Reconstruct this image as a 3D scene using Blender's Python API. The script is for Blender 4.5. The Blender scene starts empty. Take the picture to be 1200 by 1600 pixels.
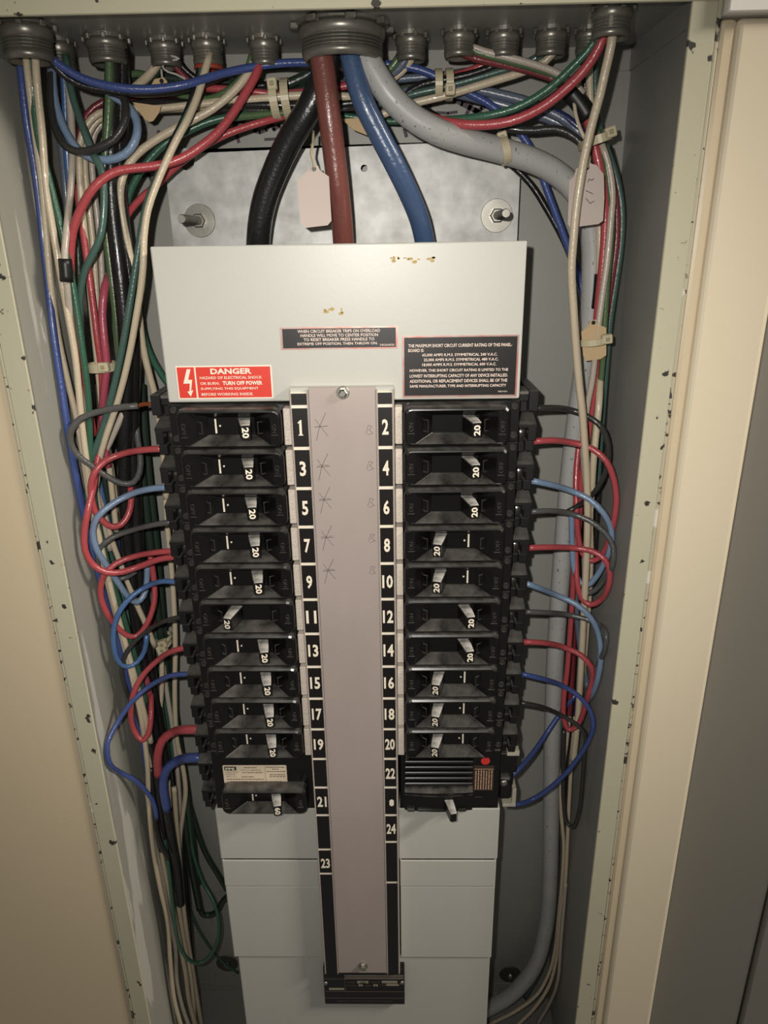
import bpy, bmesh, math, random
from mathutils import Vector, Matrix
random.seed(7)
R = math.radians
scene = bpy.context.scene
col = scene.collection

# ------------------------------------------------------------------ camera
F_PX = 1125.17
PITCH, ROLL, YAW = 0.35997, -0.01607, -0.02119
CAM = Vector((0.04554, -0.68974, -0.14613))
cy_, sy_, cp_, sp_ = math.cos(YAW), math.sin(YAW), math.cos(PITCH), math.sin(PITCH)
FWD = Vector((sy_*cp_, cy_*cp_, -sp_))
_r = Vector((cy_, -sy_, 0)); _u = _r.cross(FWD)
RIGHT = _r*math.cos(ROLL) + _u*math.sin(ROLL)
UP = _u*math.cos(ROLL) - _r*math.sin(ROLL)
cam_data = bpy.data.cameras.new('camera')
cam_data.sensor_fit = 'VERTICAL'; cam_data.sensor_height = 36.0
cam_data.lens = F_PX/1600*36.0
cam_data.clip_start = 0.01
cam = bpy.data.objects.new('camera', cam_data); col.objects.link(cam)
m3 = Matrix((RIGHT, UP, -FWD)).transposed()
cam.matrix_world = Matrix.Translation(CAM) @ m3.to_4x4()
scene.camera = cam

# ------------------------------------------------------------------ world, lights, exposure
w = bpy.data.worlds.new('room_ambience'); scene.world = w; w.use_nodes = True
w.node_tree.nodes['Background'].inputs[0].default_value = (1.0, 0.92, 0.84, 1)
w.node_tree.nodes['Background'].inputs[1].default_value = 0.13

def lamp(name, kind, loc, target, energy, color, size):
    d = bpy.data.lights.new(name, kind); d.energy = energy; d.color = color
    if kind == 'AREA': d.shape = 'RECTANGLE'; d.size, d.size_y = size
    else: d.shadow_soft_size = size
    o = bpy.data.objects.new(name, d); col.objects.link(o); o.location = loc
    o.rotation_euler = (Vector(target)-Vector(loc)).to_track_quat('-Z', 'Y').to_euler()
    return o
# the phone's flash beside the lens
fl = lamp('camera_flash', 'SPOT', CAM + Vector((-0.035, -0.005, 0.03)), (0.0, 0, -0.37), 13.2, (1.0, 0.955, 0.89), 0.006)
fl.data.spot_size = R(92); fl.data.spot_blend = 1.0
# fluorescent ceiling fixture of the room, above and to the right of the viewer
lamp('ceiling_fixture', 'AREA', (1.75, -0.80, 0.80), (0.0, 0, -0.4), 34.0, (1.0, 0.91, 0.79), (0.5, 0.25))

vs = scene.view_settings
scene.display_settings.display_device = 'sRGB'
vs.view_transform = 'Standard'; vs.look = 'None'; vs.gamma = 1.0; vs.use_curve_mapping = False
vs.exposure = 0.0

# ------------------------------------------------------------------ helpers
def lin(c):
    c = c/255.0
    return c/12.92 if c <= 0.04045 else ((c+0.055)/1.055)**2.4
def rgb(r, g, b): return (lin(r), lin(g), lin(b), 1)

def ray(u, v): return FWD + RIGHT*((u-600)/F_PX) - UP*((v-800)/F_PX)
def at(u, v, d, r=0.0):
    """point seen at photo position u,v lying d millimetres in front of the cabinet's back sheet"""
    y = -d/1000.0; k = ray(u, v)
    p = CAM + k*((y-CAM.y)/k.y)
    lim = 0.2395 - r
    if d < 143 and abs(p.x) > lim:
        p = CAM + k*((math.copysign(lim, p.x)-CAM.x)/k.x)
    return p
def at_z(u, v, z):
    k = ray(u, v); return CAM + k*((z-CAM.z)/k.z)

MATS = {}
def mat(name, color, rough=0.5, metal=0.0, spec=0.5, coat=0.0, noise=None, bump=0.0, bscale=200, chips=None, lit_dust=None, trans=0.0):
    """noise=(scale, amount, second colour); chips=(scale, threshold, colour); dust=(amount, colour)"""
    if name in MATS: return MATS[name]
    m = bpy.data.materials.new(name); m.use_nodes = True; MATS[name] = m
    nt = m.node_tree; N = nt.nodes; L = nt.links; b = N['Principled BSDF']
    b.inputs['Base Color'].default_value = color; b.inputs['Roughness'].default_value = rough
    b.inputs['Metallic'].default_value = metal; b.inputs['Specular IOR Level'].default_value = spec
    b.inputs['Coat Weight'].default_value = coat
    if trans: b.inputs['Transmission Weight'].default_value = trans
    tc = N.new('ShaderNodeTexCoord'); cur = None
    def mix(fac, a, c2):
        x = N.new('ShaderNodeMix'); x.data_type = 'RGBA'
        L.new(fac, x.inputs[0])
        if a is None: x.inputs[6].default_value = color
        else: L.new(a, x.inputs[6])
        x.inputs[7].default_value = c2
        return x.outputs[2]
    def noise_fac(scale, lo, hi, detail=5, stretch=None):
        n = N.new('ShaderNodeTexNoise'); n.inputs['Scale'].default_value = scale; n.inputs['Detail'].default_value = detail
        if stretch:
            mp = N.new('ShaderNodeMapping'); mp.inputs['Scale'].default_value = stretch
            L.new(tc.outputs['Object'], mp.inputs[0]); L.new(mp.outputs[0], n.inputs['Vector'])
        else: L.new(tc.outputs['Object'], n.inputs['Vector'])
        r = N.new('ShaderNodeMapRange'); r.inputs[1].default_value = lo; r.inputs[2].default_value = hi
        L.new(n.outputs['Fac'], r.inputs[0]); return r.outputs[0]
    if noise:
        f = noise_fac(noise[0], 0.35, 0.7, stretch=noise[3] if len(noise) > 3 else None)
        k = N.new('ShaderNodeMath'); k.operation = 'MULTIPLY'; k.inputs[1].default_value = noise[1]; L.new(f, k.inputs[0])
        cur = mix(k.outputs[0], cur, noise[2])
    if chips:
        for (sc, th, cc, st) in chips:
            cur = mix(noise_fac(sc, th, th+0.025, 6, st), cur, cc)
    if lit_dust:  # up-facing sides paler: dust plus overhead light, both put into the colour
        g = N.new('ShaderNodeNewGeometry'); s = N.new('ShaderNodeSeparateXYZ'); L.new(g.outputs['Normal'], s.inputs[0])
        r = N.new('ShaderNodeMapRange'); r.inputs[1].default_value = 0.25; r.inputs[2].default_value = 0.95; r.inputs[4].default_value = lit_dust[0]
        L.new(s.outputs[2], r.inputs[0])
        nf = noise_fac(90, 0.2, 0.7)
        k = N.new('ShaderNodeMath'); k.operation = 'MULTIPLY'; L.new(r.outputs[0], k.inputs[0]); L.new(nf, k.inputs[1])
        cur = mix(k.outputs[0], cur, lit_dust[1])
    if cur is not None: L.new(cur, b.inputs['Base Color'])
    if bump:
        n = N.new('ShaderNodeTexNoise'); n.inputs['Scale'].default_value = bscale; n.inputs['Detail'].default_value = 3
        L.new(tc.outputs['Object'], n.inputs['Vector'])
        bp = N.new('ShaderNodeBump'); bp.inputs['Strength'].default_value = bump; bp.inputs['Distance'].default_value = 0.001
        L.new(n.outputs['Fac'], bp.inputs['Height']); L.new(bp.outputs[0], b.inputs['Normal'])
    return m

DARKCHIP = rgb(52, 50, 44); WHITECHIP = rgb(205, 203, 190)
M_LIP = mat('pale_green_grey_paint', rgb(184, 180, 156), 0.5, noise=(9, 0.25, rgb(170, 166, 142)), bump=0.12, bscale=60,
            chips=[(85, 0.665, DARKCHIP, None), (34, 0.69, rgb(104, 102, 92), None), (20, 0.68, rgb(196, 193, 178), None)])
M_LIPEDGE = mat('chipped_edge_paint', rgb(176, 171, 148), 0.5, chips=[(60, 0.615, DARKCHIP, None), (170, 0.60, DARKCHIP, None), (33, 0.64, WHITECHIP, None)])
M_BOX = mat('grey_enamel', rgb(144, 143, 137), 0.42, spec=0.45, noise=(5, 0.3, rgb(130, 129, 123)), bump=0.05, bscale=40,
            chips=[(24, 0.755, rgb(186, 184, 176), None)])
M_BOXL = mat('lit_scuffed_grey_enamel', rgb(160, 159, 149), 0.42, noise=(6, 0.35, rgb(142, 141, 130)),  # base lightened for the light falling on the left sheet; scuffs are its own
             chips=[(14, 0.575, rgb(190, 189, 180), (1, 2.2, 0.3)), (60, 0.70, rgb(196, 196, 186), (1, 1, 0.5))])
M_COVER = mat('cover_enamel', rgb(190, 189, 181), 0.38, spec=0.5, noise=(4, 0.25, rgb(174, 177, 166)), bump=0.03, bscale=300)
M_GALV = mat('galvanized_steel', rgb(188, 188, 185), 0.5, 0.3, noise=(55, 0.8, rgb(140, 140, 136)), bump=0.1, bscale=120)
M_ALU = mat('brushed_aluminium', rgb(178, 165, 159), 0.45, 0.2, noise=(14, 0.5, rgb(156, 144, 137), (1, 1, 0.4)))
M_STEEL = mat('zinc_steel', rgb(170, 168, 160), 0.32, 0.9, noise=(80, 0.4, rgb(120, 116, 105)))
M_NUT = mat('dull_zinc', rgb(140, 137, 128), 0.34, 0.6, noise=(60, 0.6, rgb(96, 92, 84)))
M_TAN = mat('tan_wall_paint', rgb(206, 190, 160), 0.6, noise=(3, 0.2, rgb(200, 184, 154)), bump=0.05, bscale=90)
M_TANR = mat('cream_casing_paint', rgb(220, 208, 182), 0.5, noise=(4, 0.2, rgb(213, 200, 172)), bump=0.04, bscale=60)
M_BEAD = mat('caulk_bead', rgb(206, 190, 160), 0.4)
M_WHITE = mat('white_paint', rgb(236, 232, 224), 0.5)
M_DOOR = mat('grey_door_paint', rgb(124, 121, 112), 0.45, noise=(5, 0.3, rgb(112, 109, 100)),
             chips=[(14, 0.735, rgb(152, 150, 140), (1, 1, 0.5))])
M_BLK = mat('black_moulded_plastic', rgb(14, 12, 12), 0.26, spec=0.5, lit_dust=(0.38, rgb(150, 146, 140)))
M_BLK2 = mat('black_bakelite', rgb(16, 14, 14), 0.33, spec=0.5, lit_dust=(0.45, rgb(120, 117, 112)))
M_EMB = mat('paler_embossing', rgb(48, 45, 43), 0.35, lit_dust=(0.5, rgb(150, 146, 140)))  # embossing coloured paler than the black plastic around it
M_RIB = mat('ribbed_black', rgb(22, 19, 20), 0.3)
M_HANDLE = mat('lit_dusty_toggle', rgb(15, 13, 13), 0.3, lit_dust=(1.0, rgb(216, 212, 204)))  # near-white toggle tops: dust and overhead light painted together
M_TERM = mat('terminal_plastic', rgb(17, 16, 16), 0.45, lit_dust=(0.55, rgb(130, 127, 121)))
M_STRIP = mat('black_label_stock', rgb(18, 15, 15), 0.4)
M_NUM = mat('ivory_print', rgb(236, 226, 206), 0.5)
M_PAPER = mat('white_paper_label', rgb(226, 214, 200), 0.6, noise=(900, 0.55, rgb(150, 140, 128), (1, 1, 1.5)))
M_LABEL = mat('cream_paper_label', rgb(226, 208, 182), 0.6)
M_INK = mat('grey_ink', rgb(96, 86, 76), 0.6)
M_RED = mat('red_label', rgb(214, 58, 42), 0.45)
M_FOIL = mat('foil_print', rgb(244, 222, 206), 0.45)
M_FOILEDGE = mat('foil_border', rgb(214, 198, 190), 0.25, 0.6, noise=(60, 0.8, rgb(228, 120, 100)))
M_TAG = mat('manila_tag', rgb(190, 176, 168), 0.7, noise=(30, 0.3, rgb(176, 160, 150)))
M_TAG2 = mat('buff_tag', rgb(190, 164, 126), 0.7)
M_TIE = mat('nylon_tie', rgb(190, 180, 150), 0.35, spec=0.5)
M_STRING = mat('cotton_string', rgb(170, 158, 128), 0.9)
M_MARK = mat('purple_marker', rgb(64, 46, 56), 0.6)
M_PENCIL = mat('pencil', rgb(96, 88, 86), 0.6)
M_COPPER = mat('copper', rgb(196, 112, 70), 0.3, 0.9)
M_REDDOT = mat('red_seal', rgb(196, 50, 48), 0.4)
M_BROWN = mat('yellow_stain', rgb(178, 152, 92), 0.6)
M_REDLIP = mat('red_bushing_plastic', rgb(150, 66, 48), 0.4)
W_ = {}
def wm(key, c, rough=0.3, c2=None):
    g = 0.3*c[0]+0.5*c[1]+0.2*c[2]; c = tuple(x*0.76+g*0.24 for x in c[:3])+(1,)
    W_[key] = mat(key+'_insulation', c, rough, spec=0.5, coat=0.15, bump=0.3, bscale=420, noise=(25, 0.35, c2 or tuple(x*0.75 for x in c[:3])+(1,)))
wm('red', rgb(186, 52, 60)); wm('dkred', rgb(128, 34, 42)); wm('pink', rgb(180, 56, 82)); wm('blue', rgb(50, 76, 146))
wm('navy', rgb(34, 44, 100)); wm('ltblue', rgb(112, 142, 176)); wm('slate', rgb(92, 104, 124)); wm('cream', rgb(202, 184, 150))
wm('white', rgb(186, 172, 154)); wm('green', rgb(42, 98, 72)); wm('dkgreen', rgb(38, 56, 44)); wm('lime', rgb(78, 108, 62))
wm('teal', rgb(62, 98, 88)); wm('black', rgb(30, 29, 29)); wm('grey', rgb(84, 84, 82)); wm('charcoal', rgb(52, 50, 48))
wm('brick', rgb(122, 60, 50)); wm('midblue', rgb(56, 104, 164)); wm('cable', rgb(176, 174, 174), 0.4); wm('mains_blue', rgb(56, 86, 128))
W_['tape'] = mat('electrical_tape', rgb(24, 23, 23), 0.4)
W_['cable'] = mat('printed_grey_jacket', rgb(168, 168, 165), 0.38, noise=(30, 0.4, rgb(150, 148, 150)), chips=[(420, 0.655, rgb(104, 102, 104), (1, 1, 0.6))])

def finish(bm, name, material, parent=None, smooth=False, recalc=True):
    if recalc: bmesh.ops.recalc_face_normals(bm, faces=bm.faces)
    me = bpy.data.meshes.new(name); bm.to_mesh(me); bm.free()
    me.materials.append(material)
    if smooth: me.shade_smooth()
    return link(name, me, parent)
def link(name, me, parent=None):
    o = bpy.data.objects.new(name, me); col.objects.link(o)
    if parent is not None: o.parent = parent
    return o
def tag(o, label=None, cat=None, group=None, kind=None):
    if label: o['label'] = label
    if cat: o['category'] = cat
    if group: o['group'] = group
    if kind: o['kind'] = kind
    return o
def empty(name, loc, label=None, cat=None, group=None):
    o = bpy.data.objects.new(name, None); col.objects.link(o); o.location = loc; o.empty_display_size = 0.01
    return tag(o, label, cat, group)

def box(bm, x0, x1, y0, y1, z0, z1, bev=0.0, seg=1):
    t = bmesh.new()
    c = Vector(((x0+x1)/2, (y0+y1)/2, (z0+z1)/2))
    bmesh.ops.create_cube(t, size=1, matrix=Matrix.Translation(c) @ Matrix.Diagonal((abs(x1-x0), abs(y1-y0), abs(z1-z0), 1)))
    if bev: bmesh.ops.bevel(t, geom=t.edges[:], offset=bev, segments=seg, affect='EDGES', profile=0.5)
    merge(bm, t)
def merge(bm, t, matrix=None):
    if matrix is not None: bmesh.ops.transform(t, matrix=matrix, verts=t.verts[:])
    mp = {}
    for v in t.verts: mp[v] = bm.verts.new(v.co)
    for f in t.faces: bm.faces.new([mp[v] for v in f.verts]).smooth = f.smooth
    t.free()
def loft(bm, rings, cap0=True, cap1=True, closed=True):
    vs_ = [[bm.verts.new(p) for p in r] for r in rings]
    n = len(vs_[0])
    for a, b in zip(vs_, vs_[1:]):
        for i in range(n if closed else n-1):
            j = (i+1) % n
            bm.faces.new((a[i], a[j], b[j], b[i]))
    if cap0: bm.faces.new(list(reversed(vs_[0])))
    if cap1: bm.faces.new(vs_[-1])
    return vs_
def rrect(cx, cz, w_, h_, r, k=4):
    pts = []
    for (sx, sz, a0) in ((1, 1, 0), (-1, 1, 90), (-1, -1, 180), (1, -1, 270)):
        for i in range(k):
            a = R(a0 + 90*i/(k-1))
            pts.append((cx + sx*(w_/2-r) + r*math.cos(a), cz + sz*(h_/2-r) + r*math.sin(a)))
    return pts
def lathe(bm, prof, n=24, M=Matrix()):
    rings = []
    for (r, z) in prof: rings.append([M @ Vector((r*math.cos(2*math.pi*i/n), r*math.sin(2*math.pi*i/n), z)) for i in range(n)])
    loft(bm, rings, prof[0][0] > 1e-6, prof[-1][0] > 1e-6)
FACE = Matrix.Rotation(R(90), 4, 'X')      # local z -> towards the viewer (-Y), local y -> up
def disc(bm, x, y, z, r, h, n=16, rim=0.0):
    prof = [(r, 0), (r, h-rim), (r-rim, h)] if rim else [(r, 0), (r, h)]
    lathe(bm, prof, n, Matrix.Translation((x, y, z)) @ FACE)
def prism(bm, pts, y0, y1):
    """polygon in x,z extruded from y0 to y1"""
    loft(bm, [[(x, y0, z) for x, z in pts], [(x, y1, z) for x, z in pts]])

def catmull(P, step=0.006):
    out = []
    n = len(P)
    for i in range(n-1):
        p0 = P[i-1] if i else P[0]*2-P[1]
        p1, p2 = P[i], P[i+1]
        p3 = P[i+2] if i+2 < n else P[-1]*2-P[-2]
        t0 = 0.0; t1 = t0+max((p1-p0).length, 1e-5)**.5; t2 = t1+max((p2-p1).length, 1e-5)**.5; t3 = t2+max((p3-p2).length, 1e-5)**.5
        k = max(2, min(14, int((p2-p1).length/step)))
        for j in range(k):
            t = t1+(t2-t1)*j/k
            a1 = p0*((t1-t)/(t1-t0))+p1*((t-t0)/(t1-t0)); a2 = p1*((t2-t)/(t2-t1))+p2*((t-t1)/(t2-t1)); a3 = p2*((t3-t)/(t3-t2))+p3*((t-t2)/(t3-t2))
            b1 = a1*((t2-t)/(t2-t0))+a2*((t-t0)/(t2-t0)); b2 = a2*((t3-t)/(t3-t1))+a3*((t-t1)/(t3-t1))
            out.append(b1*((t2-t)/(t2-t1))+b2*((t-t1)/(t2-t1)))
    out.append(P[-1].copy()); return out
def tube(bm, P, r, n=8, smooth=True):
    T = []
    for i in range(len(P)):
        d = P[min(i+1, len(P)-1)]-P[max(i-1, 0)]
        T.append(d.normalized() if d.length > 1e-9 else Vector((0, 0, 1)))
    up = Vector((0, 1, 0))
    if abs(T[0].dot(up)) > .9: up = Vector((1, 0, 0))
    nrm = (up-T[0]*up.dot(T[0])).normalized(); rings = []
    for i, p in enumerate(P):
        nrm = (nrm-T[i]*nrm.dot(T[i])).normalized(); bn = T[i].cross(nrm)
        rr = r[i] if isinstance(r, (list, tuple)) else r
        rings.append([p+(nrm*math.cos(2*math.pi*k/n)+bn*math.sin(2*math.pi*k/n))*rr for k in range(n)])
    f0 = len(bm.faces); loft(bm, rings)
    bm.faces.ensure_lookup_table()
    for f in bm.faces[f0:]: f.smooth = smooth
def ribbon(bm, pts, wd, y0, th=0.0003):
    """flat stroke in the x,z plane at depth y0"""
    for (a, b) in zip(pts, pts[1:]):
        a = Vector(a); b = Vector(b); d = (b-a)
        if d.length < 1e-6: continue
        d.normalize(); n = Vector((-d.y, d.x))*wd/2; a2 = a-d*wd*.25; b2 = b+d*wd*.25
        prism(bm, [tuple(a2-n), tuple(b2-n), tuple(b2+n), tuple(a2+n)], y0, y0-th)

TXT = {}
def text_mesh(s, bold=0.0, key=None):
    k = (s, bold)
    if k in TXT: return TXT[k]
    c = bpy.data.curves.new('lettering', 'FONT'); c.body = s; c.size = 1.0; c.resolution_u = 2; c.offset = bold
    c.fill_mode = 'BOTH' if hasattr(c, 'fill_mode') and c.dimensions == '2D' else c.fill_mode
    o = bpy.data.objects.new('lettering', c); col.objects.link(o)
    dg = bpy.context.evaluated_depsgraph_get(); dg.update()
    me = bpy.data.meshes.new_from_object(o.evaluated_get(dg))
    bpy.data.objects.remove(o); bpy.data.curves.remove(c)
    vv = [v.co.copy() for v in me.vertices]; ff = [tuple(p.vertices) for p in me.polygons]
    bpy.data.meshes.remove(me)
    x0 = min(v.x for v in vv); x1 = max(v.x for v in vv); z0 = min(v.y for v in vv); z1 = max(v.y for v in vv)
    TXT[k] = (vv, ff, x0, x1, z0, z1); return TXT[k]
def put_text(bm, s, x0, x1, z0, z1, y, bold=0.0, M=None):
    """letters fitted into the rectangle x0..x1, z0..z1, facing the viewer at depth y"""
    vv, ff, a, b, c, d = text_mesh(s, bold)
    vs2 = []
    for v in vv:
        p = Vector((x0+(v.x-a)/(b-a)*(x1-x0), y, z0+(v.y-c)/(d-c)*(z1-z0)))
        vs2.append(bm.verts.new(M @ p if M is not None else p))
    for f in ff:
        try: bm.faces.new([vs2[i] for i in f])
        except ValueError: pass

# ------------------------------------------------------------------ the setting
def struct(name, bm, m, label, cat):
    return tag(finish(bm, name, m), label, cat, kind='structure')
b = bmesh.new(); box(b, -1.6, -0.2548, -0.1435, -0.12, -1.9, 1.2)
struct('wall_left', b, M_TAN, 'smooth tan painted wall left of the open electrical cabinet', 'wall')
b = bmesh.new(); box(b, 0.2548, 1.5, -0.075, -0.06, -1.9, 1.2)
struct('wall_right', b, M_TAN, 'wall surface behind the grey door right of the cabinet', 'wall')
b = bmesh.new(); box(b, 0.2645, 0.3155, -0.1475, -0.085, -1.9, -0.0165, 0.004, 3)
struct('trim_1', b, M_TANR, 'cream painted vertical casing board beside the cabinet right flange', 'trim')
b = bmesh.new(); box(b, 0.2545, 0.2655, -0.1455, -0.10, -1.9, -0.0165, 0.003, 2)
struct('trim_2', b, M_BEAD, 'thin tan bead filling the joint between flange and casing', 'trim')
b = bmesh.new(); box(b, 0.2552, 0.9, -0.1535, -0.085, -0.0150, 0.10, 0.0008, 1)
struct('trim_3', b, M_WHITE, 'white painted head trim at the top right corner', 'trim')
dr = empty('door_1', (0.45, -0.12, -1.9)); tag(dr, 'grey steel door panel standing right of the cream casing', 'door', kind='structure')
def part(root, name, bm, m, parent=None, smooth=False, label=None):
    """bm in world coordinates -> child of root (or of one of its parts)"""
    bmesh.ops.translate(bm, vec=-Vector(root.location), verts=bm.verts[:])
    o = finish(bm, name, m, parent or root, smooth)
    if label: o['label'] = label
    return o
b = bmesh.new(); box(b, 0.318, 0.427, -0.121, -0.10, -1.9, -0.018, 0.002, 2); part(dr, 'door_stile', b, M_DOOR)
b = bmesh.new(); box(b, 0.4285, 0.80, -0.124, -0.10, -1.9, -0.018, 0.003, 2); part(dr, 'door_leaf', b, M_DOOR)

# ------------------------------------------------------------------ cabinet
ZT, ZB, XW, YL = 0.0, -1.1045, 0.241, -0.146
cab = empty('electrical_cabinet', (0, 0, ZB), 'open grey steel electrical cabinet recessed into the tan wall', 'cabinet')
b = bmesh.new(); box(b, -XW, XW, 0, 0.003, ZB, ZT); part(cab, 'back_sheet', b, M_BOX)
b = bmesh.new(); box(b, -XW-0.003, -XW, -0.144, 0.003, ZB-0.003, ZT); part(cab, 'side_sheet', b, M_BOXL, label='scuffed left side sheet with pale scrapes')
b = bmesh.new(); box(b, XW, XW+0.003, -0.144, 0.003, ZB-0.003, ZT); part(cab, 'side_sheet', b, M_BOX)
b = bmesh.new(); box(b, -XW, XW, -0.144, 0.003, ZT, ZT+0.003)
part(cab, 'top_sheet', b, M_BOX)
b = bmesh.new(); box(b, -XW, XW, -0.144, 0.003, ZB-0.003, ZB); part(cab, 'bottom_sheet', b, M_BOX)
b = bmesh.new(); box(b, -XW, XW, -0.0016, 0, -0.0175, 0)
box(b, XW-0.0016, XW, -0.144, 0, -0.0175, 0); box(b, -XW, -XW+0.0016, -0.144, 0, -0.0175, 0)
part(cab, 'top_seam_flange', b, M_BOX)
b = bmesh.new(); box(b, -XW, XW, -0.0016, 0, ZB, ZB+0.016); part(cab, 'bottom_seam_flange', b, M_BOX)
for s in (-1, 1):
    b = bmesh.new(); box(b, s*0.2345, s*0.2515, YL, YL+0.0025, ZB-0.02, -0.0068, 0.0006); part(cab, 'front_flange', b, M_LIP, label='chipped pale green front flange')
    b = bmesh.new(); box(b, s*0.2513, s*0.2545, YL+0.0002, -0.11, ZB-0.02, 0.014, 0.0010, 2); part(cab, 'flange_edge', b, M_LIPEDGE)
b = bmesh.new(); box(b, -0.2515, 0.2515, YL-0.0002, YL+0.0025, -0.0068, 0.014, 0.0006); part(cab, 'front_flange', b, M_LIP)
b = bmesh.new(); box(b, -0.2515, 0.2515, YL, YL+0.0025, ZB-0.02, ZB+0.013, 0.0006); part(cab, 'front_flange', b, M_LIP)
for (u, v) in ((797, 1522), (355, 1505)):
    p = at(u, v, 0)
    b = bmesh.new(); disc(b, p.x, 0, p.z, 0.0145, 0.0012, 24, 0.0005); wsh = part(cab, 'washer', b, mat('dark_washer', rgb(84, 82, 77), 0.45, 0.4))
    b = bmesh.new(); lathe(b, [(0.005, 0), (0.005, 0.002), (0.004, 0.0045), (0.002, 0.0055), (0, 0.0058)], 14, Matrix.Translation((p.x, -0.001, p.z)) @ FACE)
    part(cab, 'bolt_head', b, M_STEEL, wsh, True)
for (u, v) in ((1010, 66), (1043, 37)):
    p = at_z(u, v, -0.0003); b = bmesh.new(); box(b, p.x-0.005, p.x+0.005, p.y-0.002, p.y+0.002, -0.0012, 0, 0.0005); part(cab, 'spot_weld', b, M_BOX)
for (u, v, kr) in ((312, 1440, 0.017), (205, 190, 0.016)):
    p = at(u, v, 0); b = bmesh.new(); lathe(b, [(kr, 0), (kr, 0.0008), (kr-0.0008, 0.0012), (kr-0.0016, 0.0006), (0, 0.0006)], 28, Matrix.Translation((p.x, 0, p.z)) @ FACE)
    part(cab, 'knockout', b, M_BOX)
# marker writing on the back sheet
def px(pts, d): return [(at(u, v, d).x, at(u, v, d).z) for u, v in pts]
for wd, pts in ((0.0028, [(364, 180), (367, 200), (373, 222)]), (0.0028, [(366, 192), (380, 190), (388, 182), (392, 174)]),
                (0.0028, [(425, 186), (412, 190), (402, 198), (398, 205), (406, 207), (416, 203), (424, 193), (428, 203), (436, 196), (441, 204), (450, 196), (456, 204), (463, 196)]),
                (0.0022, [(414, 218), (432, 217), (452, 218)]),
                (0.003, [(673, 160), (671, 175), (668, 190)]), (0.0022, [(682, 176), (700, 177), (714, 175)]), (0.003, [(632, 202), (635, 213)]),
                (0.004, [(700, 150), (722, 162), (742, 172), (757, 182)]), (0.003, [(743, 150), (734, 168), (725, 187)]), (0.003, [(768, 160), (752, 170), (740, 176)]),
                (0.0028, [(248, 205), (247, 220)]), (0.003, [(258, 212), (266, 200), (274, 204)]), (0.0025, [(222, 276), (232, 272), (238, 285)])):
    b = bmesh.new(); ribbon(b, px(pts, 0.3), wd, -0.0003); part(cab, 'marker_stroke', b, M_MARK, label='dark purple handwritten marker stroke on the back sheet')
# pale scrapes on the left side sheet keep a shape of their own in the paint material

# ------------------------------------------------------------------ galvanized plate
PD = -0.024
pl = empty('mounting_plate', (0.001, PD, -0.30), 'mottled galvanized steel plate bolted behind the cover top', 'plate')
b = bmesh.new()
def ring_edges(pts): 
    vv = [b.verts.new((x, PD, z)) for x, z in pts]
    return [b.edges.new((vv[i], vv[(i+1) % len(vv)])) for i in range(len(vv))]
ed = ring_edges([(-0.148, -0.30), (-0.148, -0.0755), (0.150, -0.0695), (0.150, -0.30)])
h1 = at(290, 249, 24); h2 = at(569, 263, 24)
ed += ring_edges([(h1.x+0.0075*math.cos(k*.5236), h1.z+0.0085*math.sin(k*.5236)) for k in range(12)])
ed += ring_edges([(h2.x+0.003*math.cos(k*.785), h2.z+0.003*math.sin(k*.785)) for k in range(8)])
bmesh.ops.triangle_fill(b, use_beauty=True, use_dissolve=False, edges=ed)
ext = bmesh.ops.extrude_face_region(b, geom=b.faces[:])
bmesh.ops.translate(b, vec=(0, 0.003, 0), verts=[g for g in ext['geom'] if isinstance(g, bmesh.types.BMVert)])
part(pl, 'plate', b, M_GALV)
for (u, v, tx) in ((312, 345, -0.004), (776, 337, 0.002)):
    p = at(u, v, 25)
    b = bmesh.new(); disc(b, p.x, PD, p.z, 0.0135, 0.0013, 28, 0.0003); part(pl, 'washer', b, M_STEEL)
    b = bmesh.new(); lathe(b, [(0.0062, 0), (0.0062, 0.0045), (0.0052, 0.0052)], 6, Matrix.Translation((p.x, PD-0.0013, p.z)) @ FACE); part(pl, 'nut', b, M_STEEL)
    b = bmesh.new(); prof = [(0.0036, 0)]
    for k in range(30): prof += [(0.0036, 0.0045+k*0.0017), (0.0032, 0.0045+k*0.0017+0.0009)]
    prof += [(0.0030, 0.0562)]
    lathe(b, prof, 12, Matrix.Translation((p.x, PD-0.0013, p.z)) @ FACE); part(pl, 'stud', b, M_STEEL)

# ------------------------------------------------------------------ dead-front covers
XC = 0.0015; YC = -0.114
def sheet_cover(name, label, x0, x1, z0, z1, y=YC, back=-0.035, cat='cover'):
    root = empty(name, ((x0+x1)/2, y, z0), label, cat)
    b = bmesh.new(); box(b, x0, x1, y, y+0.0016, z0, z1, 0.0011, 2); part(root, 'face', b, M_COVER)
    if back is not None:
        for xa in (x0, x1-0.0016):
            b = bmesh.new(); box(b, xa, xa+0.0016, y+0.0014, back, z0+0.001, z1-0.001); part(root, 'return', b, M_COVER)
    return root
top = sheet_cover('dead_front_cover', 'large pale grey cover with warning labels above the breakers', -0.140, 0.1435, -0.2662, -0.1475)
b = bmesh.new(); box(b, -0.139, 0.1425, YC+0.001, -0.090, -0.149, -0.1476); part(top, 'top_return', b, M_COVER)
ST = -0.900
for (x0, x1, side) in ((-0.1435, -0.0403, 'left'), (0.0432, 0.1455, 'right')):
    sheet_cover('filler_plate', 'blank grey filler plate just under the lowest breaker of the %s column' % side, x0, x1, -0.7500, -0.6835)
    sheet_cover('filler_strip', 'narrow grey filler strip between two plates at the lower %s' % side, x0+0.001, x1-0.001, -0.7870, -0.7507, YC-0.0012)
    sheet_cover('filler_plate', 'tall blank grey filler plate low on the %s, above the end cover' % side, x0+0.0012, x1-0.001, -0.8925, -0.7877, YC-0.0004)
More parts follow.
